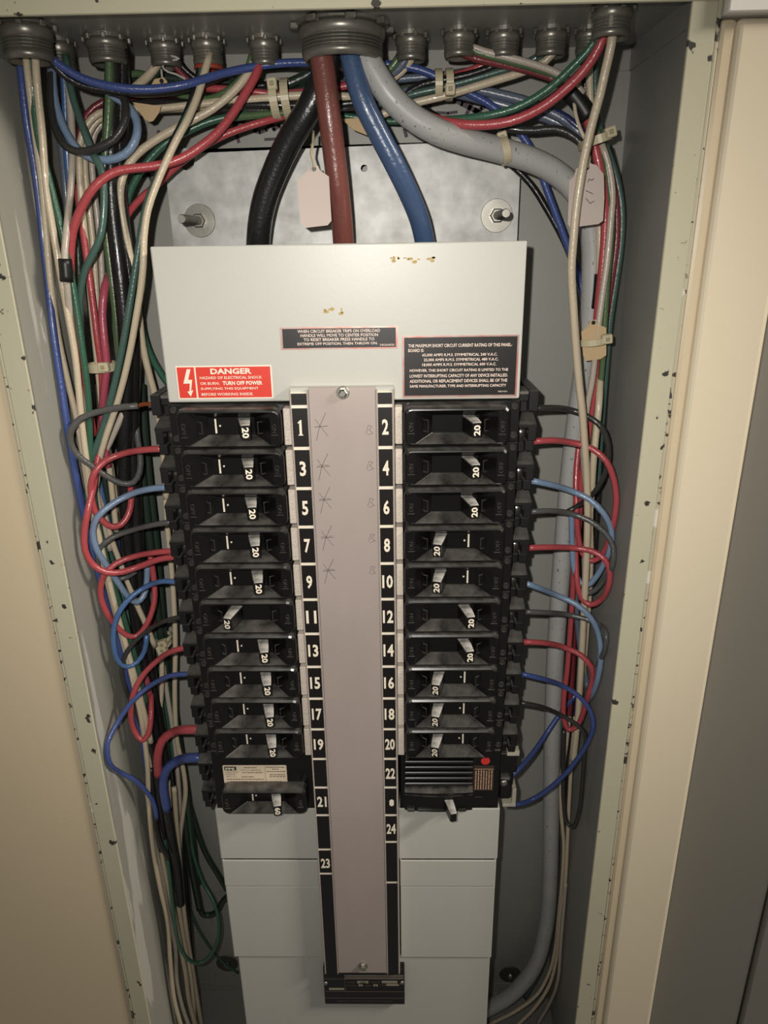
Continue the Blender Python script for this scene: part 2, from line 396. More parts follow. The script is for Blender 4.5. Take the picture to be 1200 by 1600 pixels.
sheet_cover('end_cover', 'wide grey end cover at the bottom behind the nameplate', -0.1385, 0.1435, -1.075, -0.8915, YC+0.0018, -0.085)
# stains on the top cover
for (u, v, n, sx) in ((645, 406, 14, 34), (523, 486, 7, 16)):
    b = bmesh.new()
    for k in range(n):
        p = at(u+random.uniform(-sx, sx), v+random.uniform(-4, 4), 114)
        ww = random.uniform(0.0008, 0.003); hh = random.uniform(0.0004, 0.0014)
        prism(b, [(p.x+ww*math.cos(t*1.047)*random.uniform(.6, 1), p.z+hh*math.sin(t*1.047)) for t in range(6)], YC, YC-0.00015)
    part(top, 'adhesive_stain', b, M_BROWN)['kind'] = 'stuff'
# --- labels
def rect(bm, x0, x1, z0, z1, y, th=0.00025): box(bm, x0, x1, y-th, y, z0, z1)
b = bmesh.new(); rect(b, -0.1313, -0.0545, -0.2637, -0.2371, YC); dl = part(top, 'danger_label', b, M_NUM, label='red and white danger sticker with a lightning arrow')
b = bmesh.new(); rect(b, -0.1303, -0.1165, -0.2627, -0.2381, YC-0.0002, 0.0002); rect(b, -0.1152, -0.0555, -0.2627, -0.2381, YC-0.0002, 0.0002); part(top, 'red_field', b, M_RED, dl)
b = bmesh.new()
put_text(b, 'DANGER', -0.1035, -0.0705, -0.2438, -0.2392, YC-0.0006, 0.035)
put_text(b, 'HAZARD OF ELECTRICAL SHOCK', -0.1125, -0.0625, -0.2477, -0.2455, YC-0.0006, 0.012)
put_text(b, 'OR BURN.', -0.1125, -0.0970, -0.2522, -0.2500, YC-0.0006, 0.012)
put_text(b, 'TURN OFF POWER', -0.0945, -0.0625, -0.2526, -0.2494, YC-0.0006, 0.035)
put_text(b, 'SUPPLYING THIS EQUIPMENT', -0.1125, -0.0660, -0.2566, -0.2544, YC-0.0006, 0.012)
put_text(b, 'BEFORE WORKING INSIDE.', -0.1125, -0.0705, -0.2610, -0.2588, YC-0.0006, 0.012)
part(top, 'lettering', b, M_NUM, dl)
b = bmesh.new()
prism(b, [(-0.1222, -0.2395), (-0.1192, -0.2395), (-0.1220, -0.2480), (-0.1188, -0.2480), (-0.1206, -0.2568), (-0.1188, -0.2564), (-0.1213, -0.2615), (-0.1236, -0.2575), (-0.1219, -0.2572), (-0.1210, -0.2510), (-0.1262, -0.2510)], YC-0.0004, YC-0.0007)
part(top, 'lightning_arrow', b, M_NUM, dl)
b = bmesh.new(); rect(b, -0.0456, 0.0463, -0.2253, -0.2082, YC); tl = part(top, 'instruction_label', b, M_FOILEDGE, label='black foil-edged strip about resetting a tripped breaker')
b = bmesh.new(); rect(b, -0.0440, 0.0448, -0.2242, -0.2093, YC-0.0002, 0.0002); part(top, 'black_field', b, M_STRIP, tl)
b = bmesh.new()
for s, x0, x1, z in (('WHEN CIRCUIT BREAKER TRIPS ON OVERLOAD', -0.0320, 0.0325, -0.2125), ('HANDLE WILL MOVE TO CENTER POSITION', -0.0298, 0.0308, -0.2157),
                     ('TO RESET BREAKER PRESS HANDLE TO', -0.0275, 0.0280, -0.2189), ('EXTREME OFF POSITION, THEN THROW ON.', -0.0325, 0.0305, -0.2223)):
    put_text(b, s, x0, x1, z, z+0.0023, YC-0.0006, 0.008)
put_text(b, '5402A0020', 0.0322, 0.0436, -0.2232, -0.2217, YC-0.0006)
part(top, 'lettering', b, M_FOIL, tl)
b = bmesh.new(); rect(b, 0.0500, 0.1412, -0.2645, -0.2160, YC); rl = part(top, 'rating_label', b, M_FOILEDGE, label='large black label stating short circuit current ratings')
b = bmesh.new(); rect(b, 0.0513, 0.1398, -0.2630, -0.2172, YC-0.0002, 0.0002); part(top, 'black_field', b, M_STRIP, rl)
b = bmesh.new()
for s, x0, x1, z in (('THE MAXIMUM SHORT CIRCUIT CURRENT RATING OF THIS PANEL-', 0.0545, 0.1358, -0.2248), ('BOARD IS:', 0.0545, 0.0668, -0.2284),
                     ('65,000 AMPS R.M.S. SYMMETRICAL 240 V.A.C.', 0.0655, 0.1245, -0.2322), ('25,000 AMPS R.M.S. SYMMETRICAL 480 V.A.C.', 0.0667, 0.1255, -0.2360), ('18,000 AMPS R.M.S. SYMMETRICAL 600 V.A.C.', 0.0655, 0.1240, -0.2398),
                     ('HOWEVER, THIS SHORT CIRCUIT RATING IS LIMITED TO THE', 0.0556, 0.1335, -0.2443), ('LOWEST INTERRUPTING CAPACITY OF ANY DEVICE INSTALLED.', 0.0556, 0.1335, -0.2485),
                     ('ADDITIONAL OR REPLACEMENT DEVICES SHALL BE OF THE', 0.0556, 0.1332, -0.2526), ('SAME MANUFACTURER, TYPE AND INTERRUPTING CAPACITY', 0.0556, 0.1325, -0.2568)):
    put_text(b, s, x0, x1, z, z+0.0025, YC-0.0006, 0.010)
put_text(b, '3402-413A1', 0.1262, 0.1335, -0.2609, -0.2597, YC-0.0006)
part(top, 'lettering', b, M_FOIL, rl)

# ------------------------------------------------------------------ centre strip
P0, PITCHZ, YS = -0.2684, 0.03438, -0.125
cp = empty('centre_plate', (XC, YS, -0.903), 'long brushed aluminium centre plate between the number strips', 'plate')
b = bmesh.new(); box(b, -0.0245, 0.0283, YS-0.001, YS+0.0005, -0.9015, -0.2530, 0.0004); part(cp, 'plate', b, M_ALU)
b = bmesh.new(); box(b, -0.0400, 0.0430, YS+0.0015, -0.105, -0.9045, -0.2540, 0.0005); part(cp, 'support_channel', b, M_COVER)
for (x, z) in ((0.0028, -0.2575), (0.0027, -0.8905)):
    b = bmesh.new(); disc(b, x, YS-0.001, z, 0.0052, 0.0012, 20, 0.0005); sc = part(cp, 'screw', b, M_STEEL)
    b = bmesh.new(); lathe(b, [(0.0038, 0), (0.0038, 0.0028), (0.0030, 0.0034), (0.0022, 0.0030), (0, 0.0030)], 6, Matrix.Translation((x, YS-0.0022, z)) @ FACE); part(cp, 'hex_head', b, M_STEEL, sc)
b = bmesh.new()
for k, z in enumerate((-0.2845, -0.318, -0.347, -0.381, -0.412)):
    x = -0.0165+0.0003*k
    ribbon(b, [(x-0.0035, z-0.012), (x-0.0005, z), (x+0.005, z+0.011)], 0.0004, YS-0.001, 0.0001)
    ribbon(b, [(x-0.004, z+0.006), (x, z), (x+0.006, z-0.008)], 0.0003, YS-0.001, 0.0001)
    ribbon(b, [(x-0.0045, z-0.0006), (x+0.006, z+0.0002)], 0.0005, YS-0.001, 0.0001)
    if k > 0: ribbon(b, [(x-0.004, z+0.0008), (x+0.005, z+0.0012)], 0.0003, YS-0.001, 0.0001)
for k, z in enumerate((-0.288, -0.318, -0.350, -0.382, -0.412)):
    x = 0.0222
    ribbon(b, [(x-0.002, z-0.003), (x, z+0.004), (x+0.003, z+0.003), (x+0.0005, z+0.0003), (x+0.0035, z-0.0025), (x-0.001, z-0.004)], 0.0003, YS-0.001, 0.0001)
part(cp, 'pencil_mark', b, M_PENCIL, label='faint pencil crosses and letters')

NUMS = {-1: ['', '1', '3', '5', '7', '9', '11', '13', '15', '17', '19', '', '21', '', '23', ''], 1: ['', '2', '4', '6', '8', '10', '12', '14', '16', '18', '20', '22', '', '24', '', '']}
for s in (-1, 1):
    side = 'left' if s < 0 else 'right'
    x0, x1 = (-0.0386, -0.0262) if s < 0 else (0.0300, 0.0414)
    root = empty('number_strip', ((x0+x1)/2, YS, -0.903), 'black circuit number strip with %s numbers, %s of the centre plate' % ('odd' if s < 0 else 'even', side), 'number strip')
    b = bmesh.new(); box(b, x0-0.0013, x0-0.0002, YS-0.0012, YS+0.0015, -0.9035, -0.2555, 0.0003); box(b, x1+0.0002, x1+0.0013, YS-0.0012, YS+0.0015, -0.9035, -0.2555, 0.0003)
    part(root, 'edge_channel', b, M_ALU)
    b = bmesh.new(); box(b, x0-0.0002, x1+0.0002, YS-0.0002, YS+0.0015, -0.9030, -0.2570); part(root, 'ivory_backing', b, M_NUM)
    edges = [P0-PITCHZ*i for i in range(13)]
    if s < 0: edges += [P0-PITCHZ*13-0.010, P0-PITCHZ*14-0.008]
    else: edges += [P0-PITCHZ*13, P0-PITCHZ*14-0.02]
    cells = [(-0.2580, P0+0.0013)] + [(edges[i]-0.0014, edges[i+1]+0.0014) for i in range(len(edges)-1)] + [(edges[-1]-0.0014, -0.9025)]
    for i, (za, zb_) in enumerate(cells):
        b = bmesh.new(); rect(b, x0, x1, min(za, zb_), max(za, zb_), YS-0.0002, 0.0004)
        plate = part(root, 'number_plate', b, M_STRIP)
        t = NUMS[s][i] if i < len(NUMS[s]) else ''
        if t:
            zc = (za+zb_)/2 + (0.0 if i < 14 else -0.002); wd = 0.0038 if t == '1' else (0.0052 if len(t) == 1 else 0.0092)
            b = bmesh.new()
            if t == '1':
                xm = (x0+x1)/2
                prism(b, [(xm-0.0009, zc-0.0056), (xm-0.0009, zc+0.0040), (xm-0.0020, zc+0.0034), (xm-0.0020, zc+0.0044), (xm+0.0002, zc+0.0064), (xm+0.0010, zc+0.0064), (xm+0.0010, zc-0.0056), (xm+0.0019, zc-0.0056), (xm+0.0019, zc-0.0064), (xm-0.0019, zc-0.0064), (xm-0.0019, zc-0.0056)], YS-0.0006, YS-0.0008)
            else: put_text(b, t, (x0+x1)/2-wd/2, (x0+x1)/2+wd/2, zc-0.0064, zc+0.0064, YS-0.0008, 0.03)
            part(root, 'numeral', b, M_NUM, plate)
        elif s > 0 and i == 12:
            b = bmesh.new(); zc = (za+zb_)/2
            prism(b, [((x0+x1)/2+0.0008+0.0026*math.cos(k*.5236)*(1 if k % 3 else .8), zc-0.0015+0.0042*math.sin(k*.5236)) for k in range(12)], YS-0.0005, YS-0.0008)
            part(root, 'torn_patch', b, M_NUM, plate)
# nameplate
npz0, npz1, ny = -0.9575, -0.9015, -0.1215
npl = empty('nameplate', (0.0027, ny, npz0), 'small black maker nameplate under the centre plate', 'nameplate')
b = bmesh.new(); box(b, -0.0425, 0.0480, ny, YC+0.0015, npz0, npz1, 0.0004); part(npl, 'plate', b, M_STRIP)
b = bmesh.new()
for z in (-0.9170, -0.9370, -0.9475): rect(b, -0.0415, 0.0470, z-0.0002, z+0.0002, ny, 0.0002)
rect(b, -0.0188, -0.0184, -0.9367, -0.9173, ny, 0.0002)
part(npl, 'rule_line', b, M_INK)
b = bmesh.new()
for (x0, x1, z) in ((-0.019, 0.047, -0.9120), (-0.019, 0.047, -0.9160)): rect(b, x0, x1, z-0.0014, z+0.0014, ny, 0.0002)
part(npl, 'grey_band', b, mat('dull_grey_print', rgb(112, 104, 94), 0.6))
b = bmesh.new()
for (x0, x1, z, hh) in ((-0.005, 0.0075, -0.9220, 0.0034), (0.0225, 0.0400, -0.9215, 0.0034), (-0.0035, 0.0010, -0.9270, 0.0030), (0.0130, 0.0180, -0.9270, 0.003), (0.0275, 0.0420, -0.9260, 0.003), (-0.0370, -0.0200, -0.9330, 0.003)):
    rect(b, x0, x1, z-hh/2, z+hh/2, ny, 0.0002)
part(npl, 'value_field', b, mat('pale_field_print', rgb(150, 140, 124), 0.6))
b = bmesh.new()
for t, x0, x1, z, hh in (('AMPS', -0.0160, -0.0075, -0.9231, 0.0022), ('VOLTS', 0.0105, 0.0205, -0.9227, 0.0022), ('PHASE', -0.0160, -0.006, -0.9279, 0.002), ('WIRE', 0.0035, 0.0110, -0.9279, 0.002), ('TYPE', 0.0198, 0.0262, -0.9271, 0.002),
                         ('FEDERAL PACIFIC ELECTRIC COMPANY', -0.0290, 0.0345, -0.9528, 0.002)):
    put_text(b, t, x0, x1, z, z+hh, ny-0.0004)
part(npl, 'lettering', b, M_INK)
b = bmesh.new()
for t, x0, x1, z, hh in (('225', -0.0015, 0.0048, -0.9232, 0.0024), ('3', -0.0020, -0.0006, -0.9281, 0.0022), ('4', 0.0148, 0.0164, -0.9281, 0.0022)):
    put_text(b, t, x0, x1, z, z+hh, ny-0.0006, 0.02)
part(npl, 'stamped_value', b, M_STRIP)
for x, z in ((-0.0405, -0.9235), (0.0450, -0.9220)):
    b = bmesh.new(); lathe(b, [(0.0026, 0), (0.0025, 0.0008), (0.0015, 0.0016), (0, 0.0018)], 14, Matrix.Translation((x, ny, z)) @ FACE); part(npl, 'rivet', b, M_STEEL, None, True)

# ------------------------------------------------------------------ breakers
YB = -0.127      # front of the bezels
MESH = {}
def shared(key, build, material, smooth=False):
    if key not in MESH:
        bm = bmesh.new(); build(bm)
        bmesh.ops.recalc_face_normals(bm, faces=bm.faces)
        me = bpy.data.meshes.new(key[0]); bm.to_mesh(me); bm.free(); me.materials.append(material)
        if smooth: me.shade_smooth()
        MESH[key] = me
    return MESH[key]
def bezel_build(s, zc, hh):
    def f(bm):
        cx = 0.0913
        def ring(pts, y): return [(s*x, y, z) for x, z in pts]
        rings = [ring(rrect(cx, zc, 0.0852, hh, 0.0062), -0.110), ring(rrect(cx, zc, 0.0852, hh, 0.0062), YB+0.0034),
                 ring(rrect(cx, zc, 0.0840, hh-0.0014, 0.0058), YB+0.0014), ring(rrect(cx, zc-0.0003, 0.0815, hh-0.0042, 0.0050), YB+0.0002),
                 ring(rrect(cx, zc-0.0004, 0.0795, hh-0.0058, 0.0042), YB),
                 ring(rrect(cx, zc-0.0005, 0.0665, hh-0.0062, 0.0008), YB+0.0003), ring(rrect(cx, zc, 0.0380, 0.0145, 0.0006), YB+0.0105)]
        loft(bm, rings)
    return f
def circ(bm, x, y, z, r):
    lathe(bm, [(r, 0), (r, 0.0007), (r*0.78, 0.0007), (r*0.74, 0.0003), (0, 0.0003)], 14, Matrix.Translation((x, y, z)) @ FACE)
def tpos(s, x, y, z): return (s*x, y, z)
def sbox(bm, s, x0, x1, y0, y1, z0, z1, bev=0.0): box(bm, min(s*x0, s*x1), max(s*x0, s*x1), y0, y1, z0, z1, bev)
def terminal_build(s, h=PITCHZ):
    def f(bm):
        # stepped lug housing: sloped hood, outer cheek, screw pocket and a lower toe
        def hood(x): return [(x, -0.106, -0.0215), (x, -0.106, -0.0240), (x, -0.060, -0.0240), (x, -0.060, -0.0150), (x, -0.084, -0.0150)]
        loft(bm, [[tpos(s, *p) for p in hood(0.1425)], [tpos(s, *p) for p in hood(0.1590)]])
        sbox(bm, s, 0.1522, 0.1590, -0.1055, -0.060, -0.0355, -0.0240, 0.0004)
        sbox(bm, s, 0.1425, 0.1522, -0.0930, -0.060, -0.0390, -0.0240)
        sbox(bm, s, 0.1505, 0.1577, -0.1040, -0.060, -0.0445, -0.0362, 0.0004)
        sbox(bm, s, 0.1425, 0.1505, -0.0980, -0.060, -0.0465, -0.0392)
    return f
def screw_build(s):
    def f(bm):
        lathe(bm, [(0.0034, 0), (0.0034, 0.0012), (0.0026, 0.0022), (0, 0.0025)], 12, Matrix.Translation((s*0.1484, -0.0930, -0.0310)) @ FACE)
        sbox(bm, s, 0.1445, 0.1518, -0.0942, -0.0930, -0.0375, -0.0250)
    return f
def handle_matrix(s, outward, zc):
    d = 0.0105 if outward else -0.0105
    return Matrix.Translation((s*(0.0913+d), YB+0.0105, zc)) @ Matrix.Rotation(R(13)*(s if outward else -s), 4, 'Z')
def handle_build(bm):
    rings = []
    for (y, w_, h_, dz) in ((0.003, 0.0104, 0.0138, 0), (-0.010, 0.0094, 0.0134, 0), (-0.0195, 0.0080, 0.0124, -0.0004), (-0.0208, 0.0070, 0.0112, -0.0004)):
        rings.append([(x, y, z+dz) for x, z in rrect(0, 0, w_, h_, 0.0010, 3)])
    loft(bm, rings)
def rating_build(s, t):
    def f(bm):
        # the figures run along the height of the toggle: clockwise on the left column, anticlockwise on the right
        M = Matrix.Translation((0, -0.0210, -0.0007)) @ Matrix.Rotation(R(90) if s < 0 else R(-90), 4, 'Y')
        put_text(bm, t, -0.0043, 0.0043, -0.0027, 0.0027, 0, 0.03, M)
    return f
def legend_build(s, zc, t, x, hw):
    def f(bm):
        M = Matrix.Translation((s*x, YB-0.0001, zc)) @ Matrix.Rotation(R(90) if s < 0 else R(-90), 4, 'Y')
        put_text(bm, t, -hw, hw, -0.0018, 0.0018, 0, 0.0, M)
        e = bmesh.ops.extrude_face_region(bm, geom=bm.faces[:])
        bmesh.ops.translate(bm, vec=(0, -0.0004, 0), verts=[g for g in e['geom'] if isinstance(g, bmesh.types.BMVert)])
        sbox(bm, s, x-0.0028, x+0.0028, YB-0.0004, YB+0.0004, zc-hw-0.0022, zc-hw-0.0016)
    return f
def square_build(s, zc, x, k):
    def f(bm):
        # raised square on a sloping end of the recess
        M = Matrix.Translation((s*x, YB+0.0052, zc)) @ Matrix.Rotation(s*k*R(-36), 4, 'Z')
        t = bmesh.new(); o_ = rrect(0, 0, 0.0084, 0.0100, 0.0003, 2); n_ = rrect(0, 0, 0.0072, 0.0088, 0.0003, 2)
        loft(t, [[(a, 0.0004, c) for a, c in o_], [(a, -0.0004, c) for a, c in o_], [(a, -0.0004, c) for a, c in n_], [(a, 0.0004, c) for a, c in n_]], False, False)
        merge(bm, t, M)
    return f
LEG = (('on_legend', 'ON', 0.0548, 0.0035), ('off_legend', 'OFF', 0.1280, 0.0048))
SQ = ((0.0655, 1), (0.1170, -1))
def mark_build(s, zc):
    def f(bm):
        sbox(bm, s, 0.1036, 0.1050, YB+0.0099, YB+0.0106, zc-0.0058, zc+0.0062)
        lathe(bm, [(0.0008, 0), (0.0008, 0.0006)], 10, Matrix.Translation((s*0.1008, YB+0.0105, zc+0.0004)) @ FACE)
    return f
def breaker(s, i, num, on, label):
    root = empty('circuit_breaker', (XC, -0.035, P0-PITCHZ*(i+1)), label, 'circuit breaker', 'circuit breakers in two columns')
    off = Vector((0, 0.035, PITCHZ))          # breaker space: origin at XC, back sheet, row top
    def add(name, key, build, m, smooth=False, parent=None, loc=None):
        o = link(name, shared((name, s)+key, build, m, smooth), parent or root)
        if parent is None: o.location = off
        if loc is not None: o.location = loc
        return o
    def body(bm):
        sbox(bm, s, 0.0418, 0.1432, -0.112, -0.035, -PITCHZ+0.0003, -0.0003, 0.0005)
    add('body', (), body, M_BLK2)
    zc = -PITCHZ/2-0.0002
    bz = add('bezel', (), bezel_build(s, zc, 0.0332), M_BLK)
    for nm, t_, x_, hw_ in LEG: add(nm, (), legend_build(s, zc, t_, x_, hw_), M_EMB, parent=bz)
    for x_, k_ in SQ: add('recess_square', (x_,), square_build(s, zc, x_, k_), M_EMB, parent=bz)
    if on: add('position_mark', (), mark_build(s, zc), M_NUM, parent=bz)
    h = link('handle', shared(('handle',), handle_build, M_HANDLE), root)
    h.matrix_local = Matrix.Translation(off) @ handle_matrix(s, not on, zc)
    link('rating', shared(('rating', s), rating_build(s, '20'), M_NUM), h)
    def sl(bm): sbox(bm, s, 0.0420, 0.0478, -0.1228, -0.110, -PITCHZ+0.0020, -0.0020, 0.0006)
    add('side_label', (), sl, M_PAPER)
    t = add('terminal', (), terminal_build(s), M_TERM)
    add('terminal_screw', (), screw_build(s), M_STEEL, True, parent=t)
    for z in (-0.0045, -0.0285):
        add('pivot_boss', (z,), lambda bm: circ(bm, s*0.1392, -0.112, z, 0.0027), M_EMB)
    return root
ORD = ['top', 'second', 'third', 'fourth', 'fifth', 'sixth', 'seventh', 'eighth', 'ninth', 'tenth']
for i in range(10):
    n = 2*i+1; on = n != 11
    breaker(-1, i, n, on, 'black single breaker beside number %d, %s in the left column, toggle towards the %s' % (n, ORD[i], 'centre' if on else 'outside'))
    n = 2*i+2; on = n in (8, 10, 16, 18, 20)
    breaker(1, i, n, on, 'black single breaker beside number %d, %s in the right column, toggle towards the %s' % (n, ORD[i], 'centre' if on else 'outside'))

# two-pole breaker 21 with paper label
ZR = P0-PITCHZ*10
r21 = empty('two_pole_breaker', (XC, -0.035, ZR-0.069), 'double-width 60 amp breaker with cream paper label at number 21', 'circuit breaker')
off = Vector((XC, 0, ZR))
def wpart(root, name, build, m, parent=None, smooth=False, label=None):
    bm = bmesh.new(); build(bm); bmesh.ops.translate(bm, vec=off, verts=bm.verts[:]); return part(root, name, bm, m, parent, smooth, label)
Z21 = -0.0522
wpart(r21, 'body', lambda bm: sbox(bm, -1, 0.0418, 0.1425, -0.1135, -0.035, -0.0700, -0.0003, 0.0006), M_BLK2)
wpart(r21, 'bezel', bezel_build(-1, Z21, 0.0300), M_BLK)
bz = r21.children[-1]
for nm, t_, x_, hw_ in LEG: wpart(r21, nm, legend_build(-1, Z21, t_, x_, hw_), M_EMB, bz)
wpart(r21, 'position_mark', mark_build(-1, Z21), M_NUM, bz)
h = link('handle', shared(('handle',), handle_build, M_HANDLE), r21)
h.matrix_local = Matrix.Translation(off-Vector(r21.location)) @ handle_matrix(-1, False, Z21)
link('rating', shared(('rating60',), rating_build(-1, '60'), M_NUM), h)
pl21 = wpart(r21, 'paper_label', lambda bm: prism(bm, rrect(-0.1005, -0.0283, 0.0634, 0.0222, 0.0012), -0.1135, -0.1138), M_LABEL)
def lab21(bm):
    y = -0.11405
    for t, x0, x1, z, hh in (('CIRCUIT BREAKER', -0.1145, -0.0940, -0.0236, 0.0014), ('2 POLE UNIT', -0.1292, -0.1165, -0.0260, 0.0013), ('TYPE NE', -0.1292, -0.1205, -0.0288, 0.0013), ('480 V.A.C.', -0.1292, -0.1185, -0.0314, 0.0013)):
        put_text(bm, t, x0, x1, z, z+hh, y)
    for x0, x1, z in ((-0.111, -0.0985, -0.0200), (-0.113, -0.0925, -0.0259), (-0.114, -0.102, -0.0312), (-0.1292, -0.0915, -0.0342), (-0.126, -0.074, -0.0370), (-0.0888, -0.0702, -0.0195), (-0.083, -0.0765, -0.0218), (-0.0888, -0.0702, -0.0247), (-0.086, -0.0702, -0.0285), (-0.086, -0.0702, -0.0308)):
        x = x0
        while x < x1:
            w_ = random.uniform(0.0008, 0.0028); rect(bm, x, min(x+w_, x1), z-0.0004, z+0.0004, -0.1138, 0.0002); x += w_+0.0006
    rect(bm, -0.0902, -0.0900, -0.0385, -0.0180, -0.1138, 0.0002)
wpart(r21, 'printing', lab21, M_INK, pl21)
wpart(r21, 'logo_box', lambda bm: rect(bm, -0.1305, -0.1188, -0.0232, -0.0188, -0.1138, 0.0003), M_STRIP, pl21)
wpart(r21, 'logo_letters', lambda bm: put_text(bm, 'FPE', -0.1293, -0.1200, -0.0226, -0.0195, -0.1144, 0.03), M_NUM, pl21)
for k in (0, 1):
    def tb(bm): terminal_build(-1)(bm); bmesh.ops.translate(bm, vec=(0, 0, -0.0340*k), verts=bm.verts[:])
    wpart(r21, 'terminal', tb, M_TERM)

# two-pole ribbed breaker 22-24
r22 = empty('ribbed_breaker', (XC, -0.035, ZR-0.070), 'ribbed double-width breaker with a red dot beside number 22', 'circuit breaker')
wpart(r22, 'body', lambda bm: (sbox(bm, 1, 0.0440, 0.1420, -0.1130, -0.035, -0.0705, -0.0003, 0.0006),), M_BLK)
for k in range(5):
    wpart(r22, 'rib', lambda bm: sbox(bm, 1, 0.0480, 0.1155, -0.1185, -0.1125, -0.0128-k*0.0066, -0.0090-k*0.0066, 0.0008), M_RIB)
def brow(bm):
    pts = [(-0.1130, -0.0410), (-0.1215, -0.0440), (-0.1215, -0.0462), (-0.1150, -0.0480), (-0.1130, -0.0480)]
    loft(bm, [[(x, y, z-0.0016*math.sin(math.pi*(x-0.048)/0.0675)) for y, z in pts] for x in [0.048+0.0675*k/8 for k in range(9)]])
wpart(r22, 'brow', brow, M_BLK)
def low(bm):
    loft(bm, [[(x, -0.1130, -0.050), (x, -0.1180-0.0028*math.sin(math.pi*(x-0.048)/0.0675), -0.0505), (x, -0.1180-0.0028*math.sin(math.pi*(x-0.048)/0.0675), -0.0690), (x, -0.1130, -0.0700)] for x in [0.048+0.0675*k/8 for k in range(9)]])
wpart(r22, 'lower_bezel', low, M_BLK); lb = r22.children[-1]
def low2(bm):
    for x0, x1 in ((0.0505, 0.0575), (0.0610, 0.0870), (0.1015, 0.1085)):
        sbox(bm, 1, x0, x1, -0.1222, -0.1185, -0.0672, -0.0660); 
    sbox(bm, 1, 0.1180, 0.1260, -0.1138, -0.1128, -0.0580, -0.0572)
wpart(r22, 'ledge', low2, M_BLK2, lb)
h = link('handle', shared(('handle',), handle_build, M_HANDLE), r22)
h.matrix_local = Matrix.Translation(off-Vector(r22.location)) @ Matrix.Translation((0.0915, -0.1195, -0.0600)) @ Matrix.Rotation(R(12), 4, 'Z') @ Matrix.Diagonal((0.85, 0.9, 0.85, 1))
rp = wpart(r22, 'rating_sticker', lambda bm: sbox(bm, 1, 0.1165, 0.1362, -0.1133, -0.1129, -0.0490, -0.0185), mat('brown_sticker', rgb(58, 44, 38), 0.5))
def stk(bm):
    for k in range(7):
        x = 0.1180+k*0.0026; z = -0.0475
        while z < -0.0250:
            hh = random.uniform(0.0015, 0.006); sbox(bm, 1, x, x+0.0011, -0.1136, -0.1132, z, min(z+hh, -0.0240)); z += hh+0.0009
    sbox(bm, 1, 0.1170, 0.1358, -0.1136, -0.1132, -0.0228, -0.0224)
wpart(r22, 'printing', stk, mat('tan_print', rgb(178, 146, 118), 0.5), rp)
wpart(r22, 'red_dot', lambda bm: disc(bm, 0.1275, -0.1130, -0.0128, 0.0044, 0.0004, 20), M_REDDOT)
def lug(bm):
    sbox(bm, 1, 0.1415, 0.1610, -0.1000, -0.045, -0.0380, -0.0150, 0.0006)
    sbox(bm, 1, 0.1415, 0.1595, -0.0930, -0.045, -0.0765, -0.0375, 0.0006)
    sbox(bm, 1, 0.1440, 0.1560, -0.1030, -0.090, -0.0700, -0.0430, 0.0020)
wpart(r22, 'terminal', lug, M_TERM); tm = r22.children[-1]
wpart(r22, 'terminal_screw', lambda bm: lathe(bm, [(0.0042, 0), (0.004, 0.0018), (0.002, 0.003), (0, 0.0032)], 12, Matrix.Translation((0.1480, -0.1030, -0.0480)) @ FACE), M_STEEL, tm, True)
for bx_ in ((0.1500, 0.1622, -0.1040, -0.080, -0.0145, -0.0090), (0.1585, 0.1625, -0.0990, -0.060, -0.0795, -0.0600), (0.1490, 0.1625, -0.1000, -0.060, -0.0820, -0.0785)):
    wpart(r22, 'bracket', lambda bm: sbox(bm, 1, *bx_, 0.0003), mat('pale_fibre', rgb(190, 184, 166), 0.6), tm)

# bare bus lug brackets above the first breakers
for s, lab in ((-1, 'black stepped lug block above breaker 1 at the left end'), (1, 'black stepped lug block above breaker 2 at the right end')):
    off = Vector((XC, 0, P0))
    root = empty('lug_block', (XC+s*0.157, -0.035, P0-0.003), lab, 'terminal block')
    wpart(root, 'body', lambda bm: (sbox(bm, s, 0.1425, 0.1585, -0.1010, -0.050, -0.0030, 0.0030, 0.0005), sbox(bm, s, 0.1515, 0.1595, -0.1050, -0.050, -0.0105, 0.0065, 0.0005), sbox(bm, s, 0.1425, 0.1520, -0.0960, -0.050, -0.0125, -0.0028)), M_TERM)
    wpart(root, 'clamp', lambda bm: (sbox(bm, s, 0.1435, 0.1516, -0.1030, -0.080, 0.0030, 0.0058, 0.0003),), M_STEEL)

# ------------------------------------------------------------------ conduit connectors in the top sheet
CON = [(38, 36, .0170, .024, 'large zinc conduit bushing at the far left corner of the top'), (90, 62, .0105, .022, 'narrow zinc bushing second from the left, feeding black and slate wires'),
       (165, 57, .0142, .019, 'wide zinc bushing above the thick black wires at upper left'), (256, 62, .0115, .019, 'zinc bushing with thin white string hanging from it'),
       (322, 58, .0112, .020, 'zinc bushing with a red plastic insert'), (412, 58, .0108, .020, 'zinc bushing just left of the big central fitting'),
       (534, 38, .0300, .024, 'very large central conduit fitting carrying the main feeder cables'), (642, 52, .0112, .019, 'zinc bushing just right of the big central fitting'),
       (718, 46, .0115, .019, 'zinc bushing feeding a red, green and white trio to the right'), (788, 46, .0115, .019, 'zinc bushing fourth from the right in the top sheet'),
       (862, 44, .0112, .019, 'zinc bushing third from the right with one cream wire'), (958, 8, .0128, .020, 'zinc bushing nearest the front at the upper right'),
       (922, 44, .0100, .018, 'zinc bushing half hidden behind the upper right wires')]
